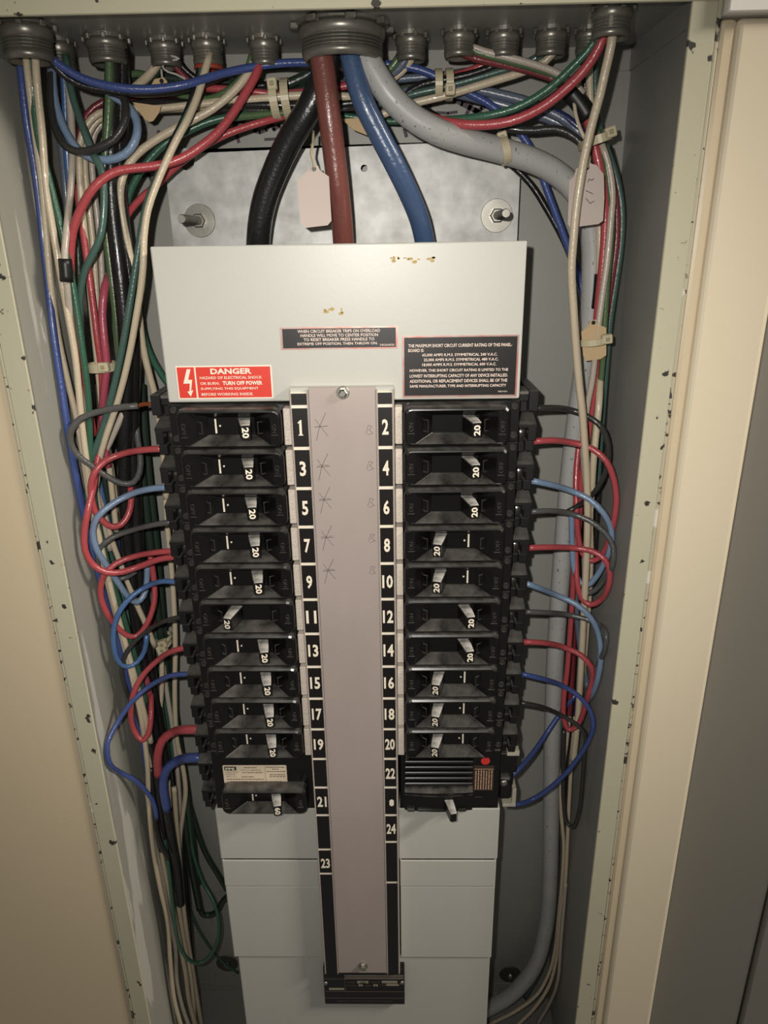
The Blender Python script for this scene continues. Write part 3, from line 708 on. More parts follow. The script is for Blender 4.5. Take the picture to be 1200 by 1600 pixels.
for idx, (u, v, rr, hh, lab) in enumerate(CON):
    p = at_z(u, v, 0)
    root = empty('conduit_bushing', (p.x, p.y, -hh-0.002), lab, 'conduit bushing', 'conduit bushings along the top sheet')
    M = Matrix.Translation((p.x, p.y, 0))
    # locknut: thin ring with bent lugs standing out of its rim
    b = bmesh.new(); lathe(b, [(rr*1.0, 0), (rr*1.12, 0), (rr*1.12, -0.0026), (rr*0.95, -0.0032)], 32, M)
    nut = part(root, 'locknut', b, M_NUT)
    for k in range(8):
        a = 2*math.pi*(k+0.3)/8
        t = bmesh.new(); box(t, rr*1.06, rr*1.26, -rr*0.13, rr*0.13, -0.0046, -0.0006, 0.0007); b = bmesh.new()
        merge(b, t, M @ Matrix.Rotation(a, 4, 'Z')); part(root, 'lug', b, M_NUT, nut)
    # threaded nipple, then the smooth rounded bushing with a rolled lip
    b = bmesh.new(); pr = [(rr*0.96, -0.0020)]; z = -0.0040
    while z > -hh*0.74: pr += [(rr*0.98, z), (rr*0.98, z-0.0006), (rr*0.925, z-0.0011)]; z -= 0.0021
    pr += [(rr*0.93, -hh*0.76), (rr*0.80, -hh*0.76)]
    lathe(b, pr, 32, M); part(root, 'threaded_nipple', b, M_NUT)
    b = bmesh.new(); lathe(b, [(rr*0.97, -0.0032), (rr*1.03, -0.0036), (rr*1.05, -0.0050), (rr*1.03, -hh*0.40), (rr*0.96, -hh*0.44)], 32, M); part(root, 'collar', b, M_NUT, None, True)
    b = bmesh.new(); lathe(b, [(rr*0.90, -hh*0.74), (rr*0.99, -hh*0.76), (rr*0.97, -hh*0.90), (rr*0.90, -hh), (rr*0.82, -hh*0.98), (rr*0.80, -hh*0.6)], 32, M)
    part(root, 'bushing', b, M_NUT, None, True)
    if idx == 4:
        b = bmesh.new(); lathe(b, [(rr*0.96, -hh*0.94), (rr*1.0, -hh*1.06), (rr*0.90, -hh*1.12), (rr*0.78, -hh*1.0)], 28, M); part(root, 'insert', b, M_REDLIP, None, True)

# ------------------------------------------------------------------ wires
def parse(s):
    P = []
    for t in s.split():
        q = [float(a) for a in t.split(',')]; P.append(q if len(q) == 3 else q+[None])
    idx = [i for i, q in enumerate(P) if q[2] is not None]
    for i, q in enumerate(P):
        if q[2] is None:
            a = [j for j in idx if j < i]; c = [j for j in idx if j > i]
            if not a: q[2] = P[c[0]][2]
            elif not c: q[2] = P[a[-1]][2]
            else: t = (i-a[-1])/(c[0]-a[-1]); q[2] = P[a[-1]][2]*(1-t)+P[c[0]][2]*t
    return P
def wire(name, label, m, r, path, group=None, extra=None, cat='wire', n=8):
    P = [at(u, v, d, r) for u, v, d in parse(path)]
    for p in P: p.y = min(p.y, -r-0.0004)
    C = catmull(P)
    b = bmesh.new(); tube(b, C, r, n)
    if not extra:
        o = finish(b, name, W_[m]); o['label'] = label; o['category'] = cat
        base = None
    else:
        o = empty(name, C[-1], label, cat); part(o, 'insulation', b, W_[m], None, True)
        for (pname, pm, pr, pp) in extra:
            Q = [at(u, v, d, pr) for u, v, d in parse(pp)]
            for q in Q: q.y = min(q.y, -pr-0.0004)
            b = bmesh.new(); tube(b, catmull(Q, 0.004), pr, 10)
            part(o, pname, b, W_.get(pm) or MATS[pm], None, True)
    if group: o['group'] = group
    return o
TH = 0.0026
WIRES = [
# main feeders
('feeder_cable', 'thick black feeder cable curving down behind the cover from the central fitting', 'black', .0098, '517,66,84 512,95 500,135 480,175,80 455,215 432,262,70 414,310 406,350,62 402,400,55'),
('feeder_cable', 'thick brick red feeder cable dropping nearly straight from the central fitting', 'brick', .0086, '498,62,92 506,110 514,175,92 522,240 529,300,82 534,345 538,400,62'),
('feeder_cable', 'thick blue feeder cable bending right from the central fitting to the cover', 'mains_blue', .0082, '544,60,88 552,105 566,155,90 591,207 616,255,84 640,305 656,345,68 668,400,55'),
('feeder_cable', 'thick pale grey printed cable sweeping from the central fitting down the right side', 'cable', .0094, '562,58,82 572,88,86 588,118 608,148,86 640,180 680,204,80 725,220 775,233,66 825,248 866,268,56 898,297 917,332,50 925,375 926,430,46 924,485 918,540,42 911,590 902,650,36 893,720 885,800,32 878,880 872,960,30 867,1040 864,1120,28 862,1200 861,1300,28 859,1390 853,1450,30 836,1508 803,1550,40 765,1574 720,1590,50'),
# far-left group from the corner bushing
('blue_wire', 'blue wire running down the left side sheet, leftmost of the bundle', 'blue', .0032, '28,50,100 32,100,90 42,190,82 55,265 65,350,80 74,430 84,520,80 97,610 109,690,82 124,770 142,850,84 163,930 184,1000,84 204,1080 221,1150,80 232,1215,78'),
('cream_wire', 'cream wire hugging the blue wire along the left side sheet', 'cream', .0027, '37,50,104 43,110,92 54,200,86 66,290 72,360,84 79,440 90,520,84 107,600 121,660,84 131,720 142,790,86 156,860 172,925,86 192,1000 207,1060,86 222,1130 230,1190,84 233,1260 240,1330,80 250,1385 262,1440,78 266,1500 272,1560,80 285,1610'),
('green_wire', 'bright green wire crossing the front of the left bundle', 'green', .0028, '44,50,98 50,130,88 60,215 74,270,90 94,350 107,410,92 118,470 128,540,92 137,610 140,660,90 142,720 150,800,84 168,880 192,960,80 212,1030 228,1100,76'),
('cream_wire', 'cream wire second from the side sheet at upper left, above the tape', 'cream', .0029, '53,50,104 58,130,94 66,210 72,290,92 83,360 95,430,94 108,500 118,560,94 124,620 130,680,92 138,740 150,815,90 166,890 186,970,88 206,1040 222,1100,84 236,1160'),
('navy_wire', 'long navy blue wire crossing under the top sheet from left corner to right side', 'blue', .0030, '58,56,104 74,84,98 100,106 130,123,92 160,132 195,138,88 240,139 290,132,80 340,117 390,106,60 440,99 500,98,50 560,100 610,101,48 660,110 710,135,46 760,160 800,192,44 835,243 852,290,42 880,365 903,430,38 915,480'),
('black_wire', 'glossy black wire running just under the navy wire across the top left', 'black', .0026, '64,64,96 90,108 120,130,88 165,141 215,146,80 270,143 320,130,60 370,112 430,103,46 500,106 560,112,40'),
# second bushing
('black_wire', 'dark loop of black wire hanging at the upper left corner', 'charcoal', .0029, '84,84,62 80,120 80,165,74 86,200 100,226,84 122,237 150,232,92 178,218 193,195,90 197,170 190,150,80 170,143'),
('slate_wire', 'slate blue wire loop hanging below the black loop at upper left', 'ltblue', .0032, '82,86,64 82,130 90,175,72 104,208 122,234,78 145,247 170,250,82 195,241 210,222,82 215,200 209,178,74 190,158 168,146'),
('blue_wire', 'mid blue wire dropping straight from the second bushing', 'midblue', .0028, '97,84,60 101,140 103,200,58 106,260 112,320,56 118,400 124,480,56 128,560 135,640,58 148,720 165,800,60 180,860'),
('printed_wire', 'cream printed wire with a black taped splice in the left bundle', 'white', .0028, '104,86,58 108,140 112,200,66 113,250 110,300,80 105,350,92 101,402,102 104,440,102 108,480,94 115,530 122,590,80 132,650 145,720,74'),
('green_wire', 'grey-green wire slanting from the second bushing and kinking at mid bundle', 'teal', .0029, '102,86,66 112,145,72 128,195 145,240,84 157,262 162,290,90 162,330 157,368,92 146,395 134,418,90 127,445 125,480,84 128,540 134,600,74 142,660'),
('black_wire', 'glossy black wire between cream wires at the top of the left bundle', 'black', .0026, '94,86,54 98,150 104,210,52 112,260 122,330,60 132,400 140,470,58 146,540 152,600,56'),
('grey_wire', 'dull grey wire dropping straight beside the second bushing', 'slate', .0030, '78,84,70 81,130 88,180,60 96,230 101,280,50 106,340'),
# third bushing, thick black pair
('black_cable', 'thick glossy black cable from the wide bushing, left one of the pair', 'black', .0066, '178,74,64 177,130 174,190,68 173,250 175,320,70 183,390 190,450,72 196,520 198,580,70 196,650 194,720,64 196,790 200,860,62 208,930 220,1010,60 234,1090 247,1170,58 256,1240'),
('black_cable', 'thick glossy black cable from the wide bushing, right one of the pair', 'black', .0066, '190,76,60 189,130 187,190,62 185,250 187,320,64 195,390 203,450,64 206,510 208,570,60 207,640 208,720,58 212,800 217,880,56 225,960 236,1050,54 250,1140 262,1230,54 272,1310 282,1380,54 288,1450'),
('black_cable', 'thin black cable behind the thick pair at left', 'black', .0045, '184,76,50 182,150 180,230,46 184,320 195,420,44 204,520 211,620,42 214,720 219,820,42 226,920 236,1020,42 250,1120 268,1230,42 283,1330 292,1420,42 298,1500'),
('lime_wire', 'yellow-green printed wire between the red and black wires at left', 'lime', .0034, '170,76,72 171,130 169,190,74 165,240 163,300,72 166,360 173,420,72 179,470 184,520,72 188,565 184,605,68 178,650'),
# arcs of the horizontal bundle turning down at left
('cream_wire', 'outermost cream wire arcing down from the top bundle at left', 'cream', .0028, '420,156,46 360,158 300,164,52 240,170 190,170,58 155,177 135,196,62 125,225 124,262,66 127,310 133,370,68 139,430 145,500,70 152,565 158,625,70 166,690 174,760,66 182,830'),
('cream_wire', 'second cream wire arcing down from the top bundle at left', 'cream', .0026, '400,158,42 300,168,46 230,172 180,176,54 153,188 139,208,58 133,240 134,280,62 140,330 146,390,62 150,450 153,510,62 157,570 162,640,60 172,720 184,800,56'),
('cream_wire', 'innermost cream wire arcing down from the top bundle at left', 'white', .0026, '340,170,38 250,172,42 190,180 163,190,48 148,208 143,235,52 145,280 151,330,54 157,390 160,450,54 163,520 168,600,52'),
('dark_red_wire', 'dark red wire arcing with the creams at the upper left', 'dkred', .0027, '430,157,36 340,160 260,158,44 200,152 160,160,52 137,178 126,205,58 121,250 126,320,60 136,390 146,450,62 150,510 154,560,62 160,620'),
('red_wire', 'dull red wire descending between cream wires at left', 'red', .0029, '120,290,64 124,320,66 131,370 138,420,72 146,480 152,530,74 158,575 160,625,72 156,680 154,730,68 150,770'),
('pink_wire', 'pink printed wire surfacing in the middle of the left bundle', 'pink', .0034, '170,430,64 163,455,80 160,490 163,530,84 167,570 163,610,82 160,650 163,690,74 168,730'),
('dark_green_wire', 'dark green wire behind the red wires of the left bundle', 'dkgreen', .0030, '112,300,56 118,350 123,410,58 124,470 128,540,56 140,620 155,700,54 170,790 186,880,54 203,960 220,1040,54'),
('red_wire', 'bright red wire sweeping over the plate corner and down the left bundle', 'red', .0034, '410,84,54 402,112,60 384,145 362,180,70 340,207 312,230,78 285,247 255,257,84 220,262 188,266,90 166,276 146,294,94 127,325 114,360,92 110,400 112,440,86 118,490 126,550,78 137,620 146,680,72'),
('red_wire', 'speckled red wire slanting from the top bundle across the plate corner', 'red', .0028, '452,180,42 420,188,50 385,198 350,211,58 322,226 296,244,62 268,266 246,288,58 222,308 204,328,54 192,350 183,380,46'),
('cream_wire', 'cream wire from the red-lined bushing, nearest the viewer at left', 'cream', .0029, '328,84,64 320,112,70 308,152 294,185,82 275,220 257,258,88 243,292 231,328,92 225,370 224,410,92 220,450 212,500,90 205,540 194,590,88 180,640 166,680,86 156,715 150,760,80'),
('black_wire', 'black wire beside the cream one from the red-lined bushing', 'black', .0028, '315,84,58 311,115 300,155,70 285,192 268,225,74 250,265 236,300,76 226,340 219,380,78 214,430'),
('green_wire', 'blue-green wire beneath the nearest cream wire at left', 'teal', .0030, '321,84,60 314,120 302,160,70 284,200 262,245,80 242,285 229,320,84 221,360 214,405,86 206,455 198,505,88 188,560 174,620,88 160,670 146,710,86 138,745 136,790,78'),
('cream_wire', 'cream wire from the sixth bushing bending down left of the plate', 'cream', .0032, '403,86,50 390,112,56 365,143 332,170,62 300,188 268,204,66 238,222 212,243,68 197,264 189,288,70 188,315 193,350,68 202,395 210,435,64 217,490 223,540,54 232,580 243,622,44 250,668 256,720,36 260,780'),
('green_wire', 'light green wire from the sixth bushing curling into the top bundle', 'lime', .0028, '394,86,52 386,110 366,134,52 340,151 312,156,48 285,150 262,138,44 238,122 215,115,42 195,118'),
('green_wire', 'green wire curving from the top bundle down past the plate corner', 'green', .0030, '480,170,34 420,177,40 370,181 330,189,46 292,205 260,223,52 236,246 215,275,54 201,305 194,340,52 192,380'),
# fourth bushing
('cream_wire', 'cream wire from the string-tied bushing slipping under the navy wire', 'cream', .0034, '252,84,52 246,100 232,118,50 214,134 196,150,44 180,162 165,180,40'),
('green_wire', 'green wire from the string-tied bushing', 'dkgreen', .0028, '258,86,48 252,104 238,122,44 222,140 208,156,38'),
('dark_red_wire', 'dark red wire from the string-tied bushing heading right', 'dkred', .0024, '266,86,46 275,105 290,122,44 310,135 340,142,40 380,143 430,147,36 490,145'),
('black_wire', 'black wire from the string-tied bushing heading right', 'black', .0026, '272,86,44 285,105 302,120,40 325,132 360,135,36 420,133'),
# horizontal bundle
('dark_green_wire', 'thick dark green wire above the left cable tie of the top bundle', 'dkgreen', .0040, '195,120,34 260,122 330,128,34 400,135 440,134,34 475,120 500,105,32'),
('dark_green_wire', 'dark green wire hidden along the back of the top bundle', 'dkgreen', .0034, '180,126,26 260,130 340,136,26 420,142 480,138,26 520,118'),
('red_wire', 'red wire along the top of the left cable tie', 'red', .0028, '316,138,46 350,139 390,143,46 430,147 480,143,42 520,138 560,130,40 600,118'),
('cream_wire', 'cream wire passing through the left cable tie', 'cream', .0032, '300,164,48 350,157,50 400,155 440,151,50 480,149 520,150,44 555,152'),
('black_wire', 'glossy black wire through the middle of the left cable tie', 'black', .0030, '160,160,46 230,160 300,161,48 370,164 420,164,50 470,165 520,164,44 570,158 600,150'),
('black_wire', 'black wire under the glossy one in the left cable tie', 'charcoal', .0030, '190,158,36 280,164 360,170,42 430,172 490,172,40 540,168 590,162'),
('dark_red_wire', 'dark red wire behind the cream one in the left cable tie', 'dkred', .0030, '290,176,40 340,170 400,160,40 460,157 520,158,38 570,165'),
('green_wire', 'light green wire at the bottom of the left cable tie', 'lime', .0030, '360,184,42 410,179 450,176,46 490,171 530,158,42 570,148 610,142,38 660,138'),
('slate_wire', 'slate wire printed in black passing below the left cable tie', 'slate', .0030, '440,183,40 490,176 530,168,42 565,155 600,147,42 650,140 700,130,40 740,124'),
('slate_wire', 'slate wire crossing high behind the feeders', 'slate', .0030, '480,146,32 540,130 580,128,34 640,122 690,118,36 730,112'),
('green_wire', 'green wire running low behind the blue feeder', 'green', .0026, '480,172,30 530,180 575,186,30 620,190 660,187,34'),
('black_wire', 'black wire low in the bundle behind the blue feeder', 'black', .0034, '500,164,24 550,172 600,170,26 650,160 700,150,26'),
('red_wire', 'short bright red wire showing between the red and blue feeders', 'red', .0028, '520,138,36 545,132 570,166,36 590,162 620,150,40 650,138 690,124,44 730,112 765,97,50 786,80,58'),
# right part of bundle
('black_wire', 'glossy black wire from the tenth bushing into the right cable tie', 'black', .0029, '796,78,58 780,98,52 745,113 700,124,48 660,132 635,146,42 605,165 580,185,36'),
('green_wire', 'dark green wire arriving at the right cable tie', 'teal', .0029, '855,80,56 825,98,52 780,112 735,125,48 690,137 650,146,44 610,158 570,170,36'),
('cream_wire', 'cream wire from the eleventh bushing along the bottom of the right cable tie', 'cream', .0031, '872,72,60 852,96,56 815,113 770,127,54 725,141 690,151,52 655,159 625,168,48 590,182'),
('dark_red_wire', 'dark red wire from the eleventh bushing', 'dkred', .0025, '862,76,54 840,95 800,108,46 760,120'),
('green_wire', 'light green wire from the eighth bushing', 'lime', .0030, '630,72,54 622,92 606,112,50 590,122 565,138,44'),
('slate_wire', 'slate wire from the eighth bushing', 'slate', .0030, '638,74,54 632,96 616,114,48 598,126 570,140,40'),
('cream_wire', 'cream wire from the eighth bushing', 'cream', .0028, '646,74,54 642,94 628,112,46 612,124'),
('red_wire', 'dark red wire of the trio from the ninth bushing to the black tape', 'dkred', .0027, '712,68,62 722,82 745,92,62 790,102 830,112,60 865,124 890,140,60 905,155'),
('green_wire', 'green wire of the trio from the ninth bushing to the black tape', 'lime', .0027, '720,68,62 745,81 790,94,64 830,105 865,117,62 892,134 908,150'),
('white_wire', 'off-white wire of the trio from the ninth bushing to the black tape', 'white', .0027, '728,70,62 755,80 795,90,66 835,101 868,113,66 895,130 912,146'),
('green_wire', 'bright green wire sweeping left from the front right bushing', 'green', .0030, '941,30,112 934,55,106 918,80 895,104,98 868,130 838,152,92 805,169 770,179,86 730,185 690,187,74 650,184'),
('red_wire', 'bright red wire sweeping left from the front right bushing', 'red', .0036, '952,28,112 942,60,106 928,88 908,115,100 885,138 858,160,94 828,178 795,190,88 760,195 720,194,80 690,189 655,178,70'),
('cream_wire', 'long cream wire hanging in front of the right bundle', 'cream', .0033, '960,26,116 955,70,110 946,110 937,150,106 926,190 916,232,104 907,280 900,330,102 896,375 893,420,100 896,480 900,540,96 905,600 910,645,90 914,700 917,750,82 918,810 916,880,76 912,960 908,1040,70 903,1120 896,1190,66'),
('slate_wire', 'slate wire slanting from the right tie towards the black tape', 'slate', .0038, '700,130,40 745,140 790,150,46 830,161 862,176,52 890,193 912,216,58'),
('slate_wire', 'lower slate wire slanting towards the right bundle', 'slate', .0040, '690,140,36 740,152 790,165,42 835,178 868,190,48 895,205 915,228,52'),
('navy_wire', 'glossy navy wire entering the right hand cable tie', 'navy', .0028, '800,158,44 845,168,50 875,178 898,194,58 918,218 925,240'),
('red_wire', 'dark red wire slanting between the slate wires at right', 'dkred', .0027, '715,138,34 760,150 800,162,38 840,174 880,188,44'),
('grey_wire', 'charcoal wire bowing under the red and green sweep at right', 'charcoal', .0030, '770,196,50 800,202,54 835,204 865,201,58 888,208 908,224,60 920,245'),
('black_wire', 'thin black wire slanting behind the grey cable to the right bundle', 'black', .0028, '630,152,22 675,178,24 715,203 755,230,24 795,255 828,286,26 855,328 880,374,28 897,415'),
('cream_wire', 'cream wire dropping from the half hidden bushing at right', 'cream', .0029, '920,64,62 921,110 922,150,62 926,190 931,230,60 938,275 937,330,58 937,390 936,432,56', [('tape_wrap', 'electrical_tape', .0044, '937,428,57 935,455,57 932,482,57')]),
('green_wire', 'teal wire dropping from the half hidden bushing at right', 'teal', .0026, '932,64,58 930,110 931,160,58 938,210 946,250,58'),
('black_wire', 'black wire dropping from the half hidden bushing at right', 'black', .0028, '912,64,56 913,110 915,150,54 920,190'),
('red_wire', 'red wire leaving the black tape down the right bundle', 'red', .0036, '916,182,62 923,205 932,240,66 940,280 945,320,66 945,370 941,420,64 936,470 932,520,60 932,565 928,615,58 922,665 914,715,54 907,770 903,830,50'),
('dark_red_wire', 'dark red wire at the outer side of the right bundle', 'dkred', .0034, '930,200,54 945,240 957,285,52 963,330 963,375,50 956,430 947,490,48 940,550'),
('green_wire', 'speckled green wire down the right bundle', 'lime', .0026, '924,180,60 935,210 945,245,66 952,290 956,335,68 954,385 949,440,66 945,500 942,560,64 936,620 928,680,60 922,740 919,790'),
('white_wire', 'pale wire beside the speckled green one in the right bundle', 'white', .0027, '940,225,66 950,255 957,300,68 954,350 949,405,70 940,470 932,535,70 926,590 917,640,66 911,690 914,745,62 920,800 921,860,58 917,940 912,1020,52'),
('cream_wire', 'cream wire right of the green one beside breakers 2 to 6', 'cream', .0031, '938,590,60 936,630,76 932,670 928,712,80 925,760 922,810,70 923,860 921,920,56 915,1000 908,1080,50 900,1150'),
('teal_wire', 'dark teal wire along the right side sheet', 'teal', .0030, '945,225,50 962,275 971,325,50 970,380 962,440,48 953,500 948,560,46 943,620 938,690,42 933,760'),
('black_wire', 'black wire behind the right bundle near the side sheet', 'black', .0036, '950,230,40 965,290 970,350,40 963,430 952,510,38 945,600 940,690,36 934,780 928,870,34'),
('navy_wire', 'navy wire running down behind the right loops', 'navy', .0036, '944,600,36 940,680 934,770,34 928,850 922,920,34 915,1000 905,1080,34 897,1150'),
('navy_wire', 'second navy wire deep behind the right loops', 'navy', .0032, '912,690,28 906,770 902,850,28 898,930 895,1010,28 893,1080'),
('dark_red_wire', 'dark red wire deep behind the right loops', 'dkred', .0034, '905,700,32 900,780 898,850,32 898,920 896,1000,32 893,1070 888,1130'),
# right pigtails
('black_wire', 'black wire from beside breaker 2 arcing into the right bundle', 'charcoal', 0.00246, '832,638,97 860,637,94 890,640,76 915,649 935,662,88 947,682 951,708,90 946,738 934,762,82 918,780 900,792,62 886,800'),
('red_wire', 'red wire from breaker 2 looping wide to the right and back up', 'red', 0.00279, '833,690,97 860,688,94 895,692,80 925,701 947,720,92 958,745 963,775,94 961,805 954,835,84 946,858 934,873,72 921,876 910,864,66 904,840 901,800,62 900,745 905,690,42 912,640,38'),
('blue_wire', 'pale blue wire from breaker 4 looping to the right', 'ltblue', 0.00279, '830,751,97 855,756,94 890,766,80 922,781 943,802,92 955,828 954,855,88 944,880 931,902,76 917,915 905,908,68 897,888 894,850,62 893,800'),
('grey_wire', 'grey wire from breaker 6 looping to the right', 'grey', 0.00254, '826,800,97 855,798,94 890,802,80 920,813 945,832,92 958,855 957,882,88 945,905 930,922,76 915,927 903,918,70'),
('red_wire', 'red wire from breaker 8 making a tight loop to the right', 'red', 0.00279, '824,856,97 855,855,94 895,856,82 925,861 945,874,94 953,895 950,918,88 938,938 922,945,78 908,934 902,910,70 900,875 899,820 901,760,50'),
('blue_wire', 'pale blue wire from breaker 10 arcing down to the right', 'ltblue', 0.00279, '821,911,97 840,918,94 870,930,78 900,944 922,964,90 935,990 939,1025,88 934,1060 925,1085,76 915,1098 905,1120 898,1160,50'),
('grey_wire', 'grey wire from breaker 12 bending at the right bundle', 'grey', 0.00254, '820,956,97 850,957,94 885,960,74 915,967 937,976,84 947,990 946,1010,82 936,1035 925,1060,68 916,1090 908,1130,56'),
('red_wire', 'red wire from breaker 14 dropping into a narrow loop', 'red', 0.00279, '818,1003,97 845,1004,94 880,1011,78 908,1024 924,1042,88 925,1065 918,1090,80 911,1115 900,1136,70 888,1140 881,1122,66 881,1090 886,1050,60 890,1000 894,940 897,880,50 899,820'),
('blue_wire', 'blue wire from breaker 16 looping round to the ribbed breaker', 'blue', 0.00254, '815,1053,97 845,1060,94 878,1071,78 906,1089 922,1110,88 927,1132 921,1155,88 906,1180 886,1206,82 858,1232 830,1250,74 812,1256,84 796,1258,84'),
('blue_wire', 'short blue wire rising from the ribbed breaker behind the grey cable', 'blue', 0.00254, '788,1222,88 806,1206,88 830,1180 850,1152,52 866,1128 884,1104,34 900,1085'),
('black_wire', 'black wire from breaker 18 hanging in a long narrow loop', 'charcoal', 0.00238, '813,1098,97 840,1103,94 870,1114,76 898,1130 914,1146,84 913,1180 910,1225,82 905,1268 895,1292,76 886,1286 881,1255,66 880,1200 881,1140,56'),
('slate_wire', 'slate wire hanging behind the right red loops', 'slate', 0.00295, '900,880,44 900,940 905,1000,44 912,1045 919,1075,50'),
('slate_wire', 'slate wire hanging furthest right beside breakers 10 to 14', 'slate', 0.00246, '937,1000,60 934,1040 928,1075,56 919,1090'),
('cream_wire', 'cream wire running down to the bottom right corner, left one', 'cream', 0.00221, '890,1120,46 884,1170 877,1220,44 877,1270 881,1320,42 878,1380 873,1430,42 868,1480 858,1520,46 838,1555 805,1580,54 765,1600'),
('cream_wire', 'cream wire running down to the bottom right corner, right one', 'cream', 0.00221, '899,1120,52 893,1190 889,1260,50 886,1330 883,1380,48 876,1420 873,1460,48 869,1500 858,1540,52 835,1575 805,1605,58'),
('white_wire', 'pale wire curving along the cabinet floor at bottom right', 'white', 0.00213, '884,1380,40 880,1430 876,1480,40 872,1530 860,1565,50 840,1600'),
('teal_wire', 'dark teal wire behind the grey cable at lower right', 'teal', 0.00213, '880,1100,26 872,1200 869,1300,26 868,1400 862,1460,28 845,1515 820,1560,34'),
# left pigtails
('grey_wire', 'grey wire with bare copper end from the top lug, looping left', 'grey', 0.00279, '216,634,98 185,637 155,643,96 128,653 112,670,102 110,690 120,710,100 142,727 165,743,92 190,755 208,754,84 218,738 219,712,70 215,685 212,650,56 208,610,50', [('copper_end', 'copper', 0.00180, '216,634,98 228,631,99 246,633,99')]),
('red_wire', 'red wire from breaker 1 making a closed loop at left', 'red', 0.00295, '256,701,97 225,703,94 192,709,84 165,720 148,738,98 142,765 147,795,98 158,812 174,823,90 190,819 201,803,80 205,780 203,755,66'),
('blue_wire', 'pale blue wire from breaker 3 hooking down at left', 'ltblue', 0.00295, '264,761,97 235,764,94 205,772,86 175,788 152,808,100 145,830 150,856,98 167,884 186,912,86 200,932 213,941,78 224,932 229,912,68 230,880'),
('grey_wire', 'grey wire from breaker 5 curving down at left', 'grey', 0.00262, '270,815,97 240,820,94 205,829,82 175,840 157,855,92 154,880 164,900,84 180,905 198,902,74 212,892'),
('red_wire', 'upper of two red wires from breaker 7, looping below', 'red', 0.00279, '276,860,97 245,863,94 212,869,84 182,880 162,900,98 157,928 165,954,96 180,976 197,992,88 213,994 230,974,80 241,940 240,900,68 234,865'),
('red_wire', 'lower of two red wires from breaker 7, swinging far left and up', 'red', 0.00295, '280,869,97 248,874,94 218,885,90 190,894 165,894,106 145,882 133,860,110 132,830 137,800,106 145,765 151,730,88 156,700 158,670,74'),
('blue_wire', 'mid blue wire from breaker 9 looping at left', 'midblue', 0.00254, '284,910,97 258,908,94 232,915,84 208,930 188,953,98 178,982 178,1012,98 186,1034 199,1042,90 215,1034 226,1016,80 229,992'),
('black_wire', 'black wire from breaker 11 snaking down the left bundle', 'charcoal', 0.00238, '290,962,97 262,969,94 236,981,82 212,1001 195,1025,92 190,1050 197,1078,88 212,1112 228,1148,80 240,1190 244,1240,76 246,1290 252,1330'),
('red_wire', 'red printed wire from breaker 13 hooking at left', 'red', 0.00279, '296,1011,97 270,1017,94 246,1032,84 224,1054 209,1082,96 204,1115 210,1142,92 222,1157,94 231,1148,92 236,1120,86 236,1085,70'),
('blue_wire', 'bright blue wire from breaker 15 bowing far left', 'blue', 0.00254, '300,1053,97 270,1055,94 240,1068,88 210,1092 184,1128,108 168,1162 170,1190,108 190,1208 212,1220,96 228,1236 240,1255,84 245,1280'),
('pink_wire', 'pink wire hanging straight behind the breaker 13 hook', 'pink', 0.00295, '208,930,56 215,980 222,1030,62 231,1070 236,1110,66 235,1140'),
('red_cable', 'thick red taped cable from breaker 17 turning down at left', 'red', 0.00459, '318,1140,93 295,1140,94 270,1144,78 254,1156 247,1178,84 247,1212,82', [('black_end', 'black_insulation', 0.00443, '247,1210,82 250,1260,78 259,1320,72 272,1390,66')]),
('blue_cable', 'thick blue taped cable from breaker 19 turning down at left', 'blue', 0.00492, '316,1184,93 300,1184,94 276,1189,78 260,1202 255,1225,84 261,1266,82', [('black_end', 'black_insulation', 0.00508, '261,1264,82 268,1310,78 277,1360,74 282,1412,70')]),
# left bundle lower
('cream_wire', 'cream wire passing behind the left terminals from top to bottom', 'cream', .0028, '258,770,34 262,830,40 268,890 272,950,42 274,1010 273,1070,42 274,1120 277,1160,44 286,1200 290,1235,46 286,1270 281,1310,48 283,1380'),
('cream_wire', 'pale wire bending at the white tie of the green bundle', 'cream', .0027, '205,880,40 220,940,46 237,995 250,1020,52 253,1060 250,1110,54 245,1150 243,1200,52 246,1260,48 254,1330'),
('white_wire', 'dusty white wire running down inside the lower left bundle', 'white', .0026, '255,1040,40 262,1090 270,1140,40 275,1180 280,1240,42 283,1290'),
('cream_wire', 'cream wire slanting in the middle of the left bundle', 'cream', .0028, '150,765,66 162,800 175,845,68 192,890 212,940,66 232,985 242,1010,60'),
('white_wire', 'printed white wire crossing the left bundle near breaker 1', 'white', .0028, '210,600,60 190,650,72 172,690 158,720,74 150,760 160,810,70 172,860'),
('cream_wire', 'lower cream wire in front of the side sheet at bottom left', 'cream', .0029, '210,1060,80 222,1110 232,1160,78 238,1220 246,1290,74 256,1350 270,1420,70 280,1470 290,1520,68 295,1560 308,1610'),
('cream_wire', 'cream wire at the right edge of the bottom left bundle', 'cream', .0029, '272,1230,62 276,1290 281,1350,60 286,1410 292,1460,60 300,1510 308,1560,60 316,1610'),
('cream_wire', 'cream wire in the middle of the bottom left bundle', 'cream', .0028, '262,1220,66 266,1280 272,1340,66 278,1410 286,1460,64 296,1510 302,1560,64 304,1610'),
('white_wire', 'grey-white wire curving at the bottom left corner', 'white', .0026, '230,1240,74 240,1310 254,1370,70 262,1420 274,1480,70 276,1530 284,1570,72 298,1610'),
('black_wire', 'glossy black wire end poking out of the lower left bundle', 'black', .0030, '236,1200,80 240,1250 244,1290,84 252,1320 264,1342,86'),
('black_wire', 'thin black wire slanting through the lower left bundle', 'black', .0026, '232,1160,70 244,1210 252,1260,66 264,1300 268,1350,62'),
